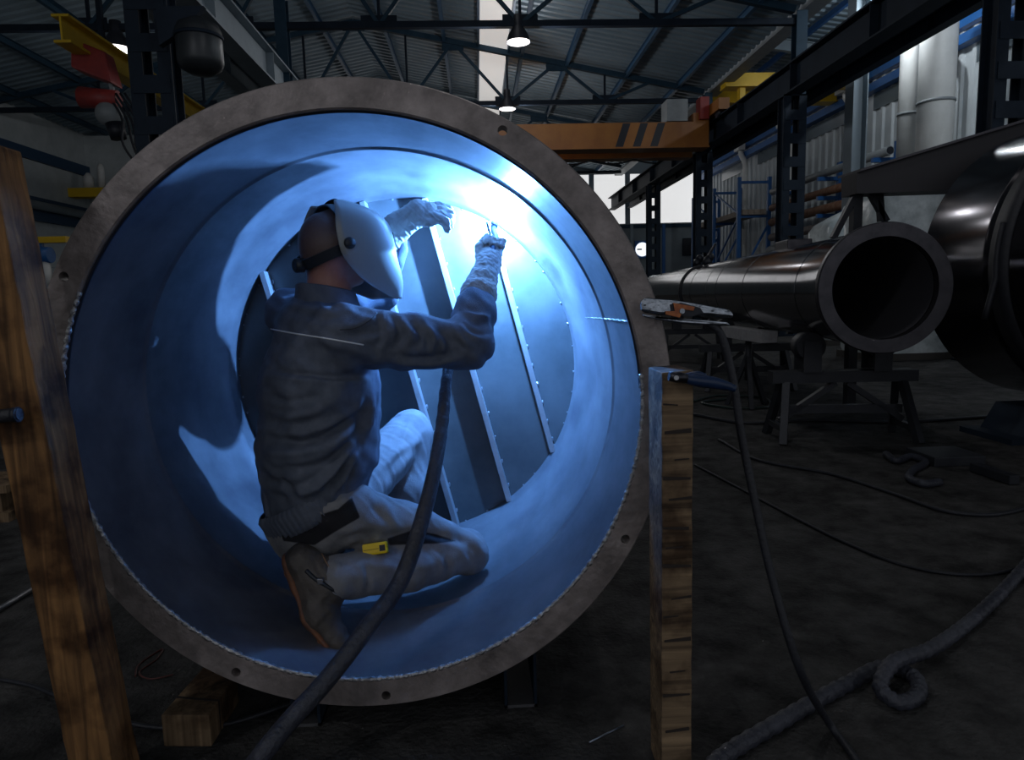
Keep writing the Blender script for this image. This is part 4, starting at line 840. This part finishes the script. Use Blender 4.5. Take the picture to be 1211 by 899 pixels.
# trousers
trp = [C(S0 + .02 * UP, S0 - .06 * UP - .03 * F, .128, .120, wid(1.35)), C(S0 - .03 * UP, RHIP, .12, .098), C(S0 - .04 * UP, LHIP, .12, .10),
       C(RHIP, RHIP * .5 + RKN * .5 + .010 * UP, .088, .082), C(RHIP * .5 + RKN * .5 + .010 * UP, RKN, .082, .066), C(RKN + .012 * UP, RKN * .5 + RAN * .5, .064, .074), C(RKN * .5 + RAN * .5, RAN + .03 * UP * 0, .074, .062),
       C(LHIP, LKN, .098, .076), C(LKN, LKN * .5 + LAN * .5, .078, .072), C(LKN * .5 + LAN * .5, LAN, .072, .064)]
V, Q = sdf_mesh(trp, .0065, .022); V = relax(V, Q, 1)
V = folds(V, Q, [([(455, 635), (500, 630), (545, 640)], -.014, 5), ([(440, 590), (455, 600), (470, 622)], .006, 6), ([(545, 625), (560, 640), (575, 660)], .006, 5), ([(535, 628), (550, 645), (560, 668)], -.005, 4), ([(560, 625), (575, 640)], -.005, 4),
                  ([(527, 655), (530, 675), (520, 690)], -.006, 4), ([(432, 665), (436, 690), (432, 712)], -.006, 4), ([(415, 660), (470, 672), (520, 668)], .004, 6), ([(450, 556), (470, 535), (497, 520)], .006, 5), ([(455, 545), (475, 510), (480, 490)], -.005, 4),
                  ([(500, 520), (490, 545), (470, 575)], -.007, 5), ([(400, 630), (440, 622), (480, 625)], .006, 6), ([(405, 640), (425, 632), (438, 640)], -.006, 4), ([(435, 560), (445, 585), (440, 610)], -.005, 5), ([(470, 590), (500, 600), (530, 615)], -.005, 5), ([(340, 612), (380, 605), (420, 590)], .005, 5)], .003)
mesh_obj('trousers', V, Q, dark_patched(TROUSER, (.018, .018, .022), .8), person, [[(326, 612), (350, 618), (400, 602), (416, 588), (426, 612), (395, 630), (372, 645), (335, 640)], [(458, 637), (488, 627), (516, 632), (540, 640), (516, 643), (480, 644), (460, 645)]])  # pocket panel, then a patch painting the dark gap between thigh and shin
trous_bvh = BVHTree.FromPolygons(V.tolist(), Q.tolist())
# jacket
CH = S2 + .03 * F
jkp = [C(S0 + .03 * UP, S1, .150, .158, wid(1.22)), C(S1, S2, .158, .150, wid(1.28)), C(S2, S3, .150, .115, wid(1.45)), C(S3, NB - .03 * UP, .10, .075), C(S3 - .03 * UP, RSH, .10, .082), C(RSH, RSH * .45 + REL * .55, .084, .074), C(RSH * .45 + REL * .55, REL, .074, .066),
       C(REL, REL * .5 + RWR * .5, .066, .057), C(REL * .5 + RWR * .5, REL * .28 + RWR * .72, .056, .050), C(REL * .42 + RWR * .58, REL * .32 + RWR * .68, .058, .058), C(S3 - .02 * UP, LSH, .095, .075), C(LSH, LEL, .076, .064), C(LEL, LWR * .8 + LEL * .2, .06, .046),
       C(S1 + .06 * F, S2 + .07 * F, .13, .12, wid(1.2))]
V, Q = sdf_mesh(jkp, .006, .035); V = relax(V, Q, 1)
js = [([(318, 437), (360, 443), (410, 446), (446, 441)], -.008, 4), ([(445, 446), (430, 485), (395, 510), (350, 522), (308, 514)], -.011, 5), ([(442, 462), (418, 505), (380, 530), (330, 536), (303, 528)], .010, 7), ([(436, 478), (412, 525), (375, 550), (318, 556)], -.008, 5),
      ([(432, 500), (405, 545), (370, 578), (340, 590)], .010, 6), ([(428, 515), (402, 558), (375, 590)], -.009, 4), ([(422, 530), (408, 560), (392, 588)], .008, 4), ([(418, 545), (408, 575)], -.008, 3), ([(310, 480), (335, 492), (370, 488), (400, 470)], .006, 6), ([(308, 465), (340, 474), (380, 468)], -.005, 4),
      ([(306, 540), (325, 560), (350, 568)], .007, 6), ([(312, 575), (335, 580), (365, 578)], .007, 6), ([(330, 560), (352, 590)], -.006, 4), ([(352, 400), (390, 405), (430, 418), (470, 430)], .004, 7),
      ([(452, 375), (458, 395), (450, 415)], .007, 4), ([(464, 376), (472, 394), (466, 412)], -.008, 4), ([(476, 380), (484, 396), (478, 412)], .008, 4), ([(490, 383), (497, 397), (492, 410)], -.008, 4), ([(503, 385), (512, 400), (510, 416)], .008, 4),
      ([(520, 390), (530, 405), (530, 420)], -.007, 4), ([(535, 388), (545, 400), (556, 410)], .007, 4), ([(545, 380), (560, 392), (574, 396)], -.008, 4), ([(550, 370), (563, 376), (578, 376)], .009, 4), ([(478, 430), (510, 432), (545, 424)], .006, 5), ([(470, 421), (505, 424), (540, 416)], -.005, 4),
      ([(330, 352), (352, 362), (385, 368), (415, 362)], .006, 5), ([(400, 390), (425, 384), (450, 372)], .006, 5), ([(410, 398), (440, 394), (460, 386)], -.005, 4), ([(440, 455), (436, 490), (430, 520)], .012, 5), ([(447, 470), (442, 500)], -.010, 4)]
V = folds(V, Q, [(p_, a_ * 1.55, w_) for p_, a_, w_ in js], .004, 13)
jacket = mesh_obj('jacket', V, Q, JACKET, person)
jbvh = BVHTree.FromPolygons(V.tolist(), Q.tolist())
def hit(bvh, px, py):
    d = nrm(ray(px, py)); r = bvh.ray_cast(Vector(EYEV), Vector(d)); return None if r[0] is None else np.array(r[0]), (None if r[1] is None else np.array(r[1]))
PIPING = mat('white_reflective_piping', (.75, .78, .80), .4)
def seam(pix, r, name, m_, par, bvh=jbvh, n=40, off=0.0):
    pts = []
    for x, y in spline([(a, b, 0) for a, b in pix], n)[:, :2]:
        p, q = hit(bvh, x, y)
        if p is not None: pts.append(p - off * nrm(ray(x, y)))
    return MB().tube(pts, r, 6).build(name, m_, par)
seam([(310, 387), (340, 393), (390, 401), (430, 408)], .0022, 'reflective_piping', PIPING, jacket)
seam([(402, 390), (420, 388), (437, 379), (446, 370)], .0016, 'shoulder_seam', mat('jacket_seam', (.045, .05, .06), .8), jacket)
# collar: a stand-up band round the neck
cb = []; n = 36
for j, (hz, rr, tl) in enumerate(((-.025, .098, .0), (.010, .088, .01), (.036, .083, .018), (.040, .079, .018), (.034, .074, .016), (-.02, .080, 0))):
    for i in range(n):
        a = 2 * math.pi * i / n; cb.append(NB + np.array([0, 0, -.012]) + rr * (math.cos(a) * HF * 1.02 + math.sin(a) * HR * 1.1) + UP * (hz - .02 * math.cos(a)) - HF * tl * .3)
MB().add(cb, [(j * n + i, j * n + (i + 1) % n, (j + 1) * n + (i + 1) % n, (j + 1) * n + i) for j in range(5) for i in range(n)], True).build('collar', JACKET, jacket)
# ribbed waistband
ax_ = nrm(UP - .42 * F - .26 * RR); wc = onY(371, 594, 2.02); n = 180; wv_ = []
wF = nrm(F - ax_ * (F @ ax_)); wR = np.cross(wF, ax_)
for j, (hz, k) in enumerate(((-.040, .90), (-.036, .97), (-.018, 1.0), (.005, 1.01), (.026, 1.02), (.04, .95))):
    for i in range(n):
        a = 2 * math.pi * i / n; rr = k * (1 + .018 * math.sin(a * 60)); wv_.append(wc + ax_ * hz + rr * (.158 * math.cos(a) * wF + .190 * math.sin(a) * wR))
MB().add(wv_, [(j * n + i, j * n + (i + 1) % n, (j + 1) * n + (i + 1) % n, (j + 1) * n + i) for j in range(5) for i in range(n)], True).build('ribbed_waistband', JACKET, jacket)
# inner cuff knit of the right arm
MB().tube([REL * .32 + RWR * .68, REL * .1 + RWR * .9, RWR * .8 + RHAND * .2], [.047, .043, .036], 20).build('knit_cuff', mat('speckled_knit', (.05, .06, .08), .9, 0, (.16, .18, .20), 160), person)
# gloves -------------------------------------------------------------
gd = nrm(RHAND - RWR); gs = nrm(np.cross(gd, nrm(RHAND - EYEV))); gn = np.cross(gs, gd)
TD = nrm(ARC - RHAND)
gp = [C(RWR - .006 * gd, RWR + .05 * gd, .058, .046, [(gn, .92)]), C(RWR + .05 * gd, RHAND - .02 * gd, .045, .038), C(RHAND - .03 * gd, RHAND + .02 * gd, .034, .030, [(gs, 1.15)])]
for k in range(4):
    b0 = RHAND + .03 * gd + gs * (-.026 + .018 * k) + gn * .012; b1 = b0 + gd * .026 - gn * .026; b2 = b1 - gd * .012 - gn * .022; b3 = b2 - gd * .02 + gn * .002
    gp += [C(b0, b1, .0115, .011, k=.006), C(b1, b2, .011, .0105, k=.004), C(b2, b3, .0105, .009, k=.004)]
t0 = RHAND - .02 * gd + gs * .034; t1 = t0 + gs * .012 + gd * .03 - gn * .012; t2 = t1 + gd * .028 - gn * .012 - gs * .008
gp += [C(t0, t1, .014, .012, k=.008), C(t1, t2, .012, .010, k=.004)]
V, Q = sdf_mesh(gp, .0028, .010); V = relax(V, Q, 1); V = folds(V, Q, [([(552, 332), (565, 326), (582, 330)], -.003, 3), ([(556, 318), (568, 314), (584, 316)], -.003, 3), ([(570, 300), (574, 318), (568, 335)], .003, 3)], .0015, 40)
mesh_obj('right_glove', V, Q, GLOVE, person)
# left glove: raised beside the mask, fingers bent over to the right
lw = onY(472, 266, 2.26); lp = onY(494, 252, 2.25); ld_ = nrm(lp - lw); lx = nrm(onY(530, 250, 2.25) - lp); lup = np.array([0, 0, 1.0]); ln = nrm(np.cross(lx, lup))   # ln points towards camera/away
gp = [C(onY(452, 290, 2.28), onY(470, 268, 2.265), .056, .046), C(onY(470, 268, 2.265), lp, .044, .042, [(ln, 1.15)]), C(lp, lp + lx * .03 + lup * .002, .041, .034, [(ln, 1.15)])]
for k in range(4):
    y_ = (-.030 + .020 * k); ln_k = (.92, 1.04, 1.0, .84)[k]
    b0 = lp + lx * .040 + ln * y_ * 1.0 + lup * (.018 - .011 * k); b1 = b0 + lx * .038 * ln_k + lup * (.002 - .005 * k); b2 = b1 + lx * .024 * ln_k - lup * .012; b3 = b2 + lx * .002 - lup * .022 * ln_k
    gp += [C(b0, b1, .0165, .0155, k=.004), C(b1, b2, .0155, .0148, k=.004), C(b2, b3, .0148, .0125, k=.004)]
t0 = lp - lup * .024 + np.array([0, -.026, 0]); t1 = t0 + lx * .034 - lup * .012 + np.array([0, -.010, 0]); t2 = t1 + lx * .030 + lup * .004
gp += [C(t0, t1, .0185, .016, k=.008), C(t1, t2, .016, .0125, k=.004)]
V, Q = sdf_mesh(gp, .003, .010); V = relax(V, Q, 1); V = folds(V, Q, [([(476, 262), (486, 252), (490, 240)], -.003, 3), ([(482, 268), (494, 262), (500, 252)], .003, 3)], .002, 40)
mesh_obj('left_glove', V, Q, GLOVE, person)
# boots --------------------------------------------------------------
def boot(heel, ball, toe, ankle, top, sn):
    sn = nrm(sn); fd = nrm(ball - heel); sn = nrm(sn - fd * (sn @ fd)); wd_ = np.cross(fd, sn)
    p = [C(heel - sn * .030, ball - sn * .030, .040, .043, [(wd_, 1.0)]), C(ball - sn * .028, toe - sn * .024, .042, .032, [(wd_, 1.12)]), C(heel - sn * .03, ankle, .042, .050), C(ankle, top, .052, .056), C(ankle + fd * .02, ball - sn * .04, .046, .036)]
    V, Q = sdf_mesh(p, .005, .03); V = relax(V, Q, 1); V = folds(V, Q, [([(372, 665), (385, 690), (398, 700)], -.004, 3), ([(380, 712), (395, 715), (405, 722)], -.004, 3), ([(384, 722), (398, 727)], .003, 3)], .0015, 30)
    o = mesh_obj('boot', V, Q, BOOT, person)
    sp_ = [C(heel + sn * .004, heel + fd * .06 + sn * .004, .038, .036, [(sn, .45)]), C(heel + fd * .05 + sn * .001, ball, .032, .040, [(sn, .36)]), C(ball, toe + sn * .002, .042, .034, [(sn, .36), (wd_, 1.1)])]
    V, Q = sdf_mesh(sp_, .004, .012); V = relax(V, Q, 1); mesh_obj('sole', V, Q, SOLE, o)
    for k in range(7):
        c_ = heel + (toe - heel) * (.08 + .14 * k) + sn * .016; MB().bar(c_ - wd_ * .028, c_ + wd_ * .028, .014, .008, up=sn).build('tread', SOLE, o)
    return o, fd, sn, wd_
bh, bb, bt = onY(345, 668, 1.84), onY(366, 731, 1.79), onY(392, 763, 1.755)
bo, fd_, sn_, wd_ = boot(bh, bb, bt, RAN + np.array([-.03, 0, .0]), RAN + .06 * nrm(RKN - RAN), nrm(bh - RAN) * .4 + np.array([-.8, 0, -.45]))
sb = BVHTree.FromPolygons([tuple(np.array(v.co) + pb) for v in bo.data.vertices], [tuple(p.vertices) for p in bo.data.polygons])
try:
    seam([(362, 675), (372, 684), (384, 692), (398, 700)], .006, 'ankle_strap', STRAPM, bo, sb, 20)
    p, q = hit(sb, 379, 687); MB().box(p - .008, p + .008).build('buckle', GALV, bo, bevel=.002)
    seam([(378, 650), (386, 665), (394, 678)], .002, 'stitching', mat('tan_stitch', (.22, .13, .08), .8), bo, sb, 20)
except Exception as ex: print('boot trim', ex)
lf = LAN + np.array([0, 0, -.09]); boot(lf + np.array([-.08, -.02, -.035]), lf + np.array([.09, .06, -.035]), lf + np.array([.15, .08, -.03]), LAN + np.array([-.03, 0, -.02]), LAN + .06 * nrm(LKN - LAN), (0, 0, -1))
# helmet ------------------------------------------------------------
helm = MB(); us = np.array([.122, .114, .098, .075, .045, .01, -.03, -.06, -.09, -.115, -.14, -.158, -.170])
frr = np.interp(us, [-.172, -.14, -.115, -.08, -.03, .05, .122], [.155, .088, .045, .002, -.036, -.044, -.022]); fff = np.interp(us, [-.172, -.13, -.10, -.06, .0, .045, .075, .098, .114, .122], [.192, .206, .204, .192, .184, .176, .158, .122, .072, .03]); www = np.interp(us, [-.172, -.14, -.1, -.03, .03, .075, .1, .122], [.074, .094, .108, .121, .122, .114, .100, .078])
n = 40; hv = []; HM = HC + .004 * HR
for u, a, b, w in zip(us, frr, fff, www):
    for i in range(n + 1):
        tq = -math.pi / 2 + math.pi * i / n; c_, s_ = math.cos(tq), math.sin(tq)
        ff_ = a + (b - a) * abs(c_) ** .62; rr = w * math.copysign(abs(s_) ** .72, s_)
        if -.115 < u < .05 and abs(rr) < .058: ff_ = min(ff_, b + .001 * 0)
        hv.append(HM + HF * ff_ + HR * rr + HU * u)
m1 = n + 1
helm.add(hv, [(j * m1 + i, (j + 1) * m1 + i, (j + 1) * m1 + i + 1, j * m1 + i + 1) for j in range(len(us) - 1) for i in range(n)], True)
hel = helm.build('welding_helmet', MASK, person)
md = hel.modifiers.new('s', 'SUBSURF'); md.levels = 1; md.render_levels = 1
md = hel.modifiers.new('t', 'SOLIDIFY'); md.thickness = .004; md.offset = -1
hp = lambda f_, r_, u_: HM + HF * f_ + HR * r_ + HU * u_
k_ = hp(-.008, .122, -.003); MB().tube([k_ - HR * .004, k_ + HR * .006, k_ + HR * .010, k_ + HR * .0105], [.0165, .0165, .015, .001], 28).build('pivot_knob', STRAPM, hel)
MB().hexa([hp(.176, -.045, -.035), hp(.176, .045, -.035), hp(.186, .045, -.035), hp(.186, -.045, -.035), hp(.170, -.045, .032), hp(.170, .045, .032), hp(.180, .045, .032), hp(.180, -.045, .032)]).build('visor_lens', mat('dark_visor_glass', (.004, .01, .006), .08), hel)
# moulded swage line on the side
MB().tube(spline([hp(.10, .101, .02), hp(.105, .100, -.01), hp(.125, .094, -.04), hp(.165, .068, -.055)], 24), .0016, 6).build('moulded_line', MASK, hel)
def headband(pts, w, th_, name):
    S = spline(pts, 40); T = np.gradient(S, axis=0); vv = []
    for p, t in zip(S, T):
        t = nrm(t); o_ = nrm(p - HC); o_ = nrm(o_ - t * (o_ @ t)); b_ = np.cross(t, o_)
        vv += [p - b_ * w, p + b_ * w, p + b_ * w + o_ * th_, p - b_ * w + o_ * th_]
    k = len(S); MB().add(vv, [(i * 4 + j, i * 4 + (j + 1) % 4, (i + 1) * 4 + (j + 1) % 4, (i + 1) * 4 + j) for i in range(k - 1) for j in range(4)] + [(0, 1, 2, 3), (k * 4 - 1, k * 4 - 2, k * 4 - 3, k * 4 - 4)]).build(name, STRAPM, hel, bevel=.001)
def hb(f_, r_, u_): return HC + HF * f_ + HR * r_ + HU * u_
headband([hb(.0, .100, -.01), hb(-.005, .100, .03), hb(-.008, .080, .075), hb(-.01, .04, .105), hb(-.01, 0, .112), hb(-.01, -.04, .105), hb(-.008, -.080, .075), hb(0, -.1, .0)], .012, .005, 'crown_strap')
headband([hb(.02, .100, -.005), hb(-.02, .099, -.018), hb(-.06, .080, -.034), hb(-.092, .046, -.05), hb(-.104, 0, -.056), hb(-.092, -.046, -.05), hb(-.06, -.080, -.034), hb(.02, -.1, -.005)], .015, .006, 'rear_strap')
headband([hb(.055, .088, .04), hb(.03, .095, .05), hb(.02, .085, .088), hb(.03, .04, .118), hb(.035, 0, .124), hb(.03, -.04, .118), hb(.02, -.085, .088)], .022, .004, 'brow_pad')
q = hb(-.108, .012, -.056); MB().tube([q + HF * .006, q - HF * .016, q - HF * .02], [.021, .021, .016], 20).build('ratchet_knob', STRAPM, hel)
# ------------------------------------------------------------------ torch with its hose
torch = thing('welding_torch', 'welding torch with a long black hose held in the right glove', 'welding torch', RHAND)
q0 = RHAND + .01 * gd - gn * .02; q3 = ARC - .011 * TD
sw = spline([q0 - gd * .05, q0, q0 + gd * .055 - gn * .0, q3 - TD * .045, q3 - TD * .02], 30)
MB().tube(sw, [.014] * 14 + [.0105] * 16, 14).build('swan_neck', mat('blue_torch_body', (.02, .07, .16), .4), torch)
MB().tube([q3 - TD * .03, q3 - TD * .005, q3], [.0125, .0125, .0105], 16).build('nozzle', CHROME, torch)
MB().cyl(onY(583, 281, 2.30), onY(588, 279, 2.29), .008).build('trigger_cap', mat('blue_torch_body', (.02, .07, .16)), torch)
hpix = [(q0 - gd * .05), onY(566, 352, 2.24), onY(552, 385, 2.18), onY(534, 420, 2.12), onY(528, 450, 2.05), onY(523, 500, 1.97), onY(513, 560, 1.86), onY(496, 625, 1.76), onY(472, 690, 1.68), onY(430, 748, 1.585), onY(385, 806, 1.51), onY(345, 850, 1.455), onY(312, 890, 1.41), onZ(285, 925, .03), onZ(240, 980, .03)]
hs = spline(hpix, 200); hr = np.interp(np.linspace(0, 1, 200), [0, .2, .35, .55, 1], [.012, .0145, .019, .022, .023]); hr = hr * (1 + .05 * np.sin(np.arange(200) * 1.3) * (np.arange(200) < 75))
MB().tube(hs, hr, 16).build('hose', HOSE, torch)
# tape measure clipped at the pocket
YEL = mat('yellow_plastic', (.82, .56, .005), .4)
tp, tn = hit(trous_bvh, 444, 649)
if tp is None: tp = onY(444, 649, 1.85)
tdv = nrm(ray(444, 649)); tp = tp - tdv * .012
tx = nrm(onY(459, 646.5, tp[1]) - onY(429, 651, tp[1])); tz = nrm(np.cross(tx, tdv)); tz = tz if tz[2] > 0 else -tz; ty = np.cross(tz, tx)
hw, hh, hd = .035, .0165, .014
def tb(x0, x1, z0, z1, y0, y1): return [tp + tx * x + tz * z + ty * y for z in (z0, z1) for (x, y) in ((x0, y0), (x1, y0), (x1, y1), (x0, y1))]
tape = thing('tape_measure', 'small yellow tape measure at the kneeling person\'s trouser pocket', 'tape measure', tp - .0165 * tz)
MB().hexa(tb(-hw, hw, -hh, hh, -hd, hd)).build('case', YEL, tape, bevel=.005)
for s in (-1, 1): MB().hexa(tb(.014, .030, -.009, .008, s * hd - .001, s * hd + .001)).build('lock_window', BLACK_PAINT, tape)
for s in (-1, 1): MB().hexa(tb(-hw * .9, .012, -.002, 0.0, s * hd - .0006, s * hd + .0006)).build('case_seam', mat('dark_yellow_line', (.35, .2, .0), .5), tape)

for o in bpy.data.objects:
    if '_base' in o: del o['_base']
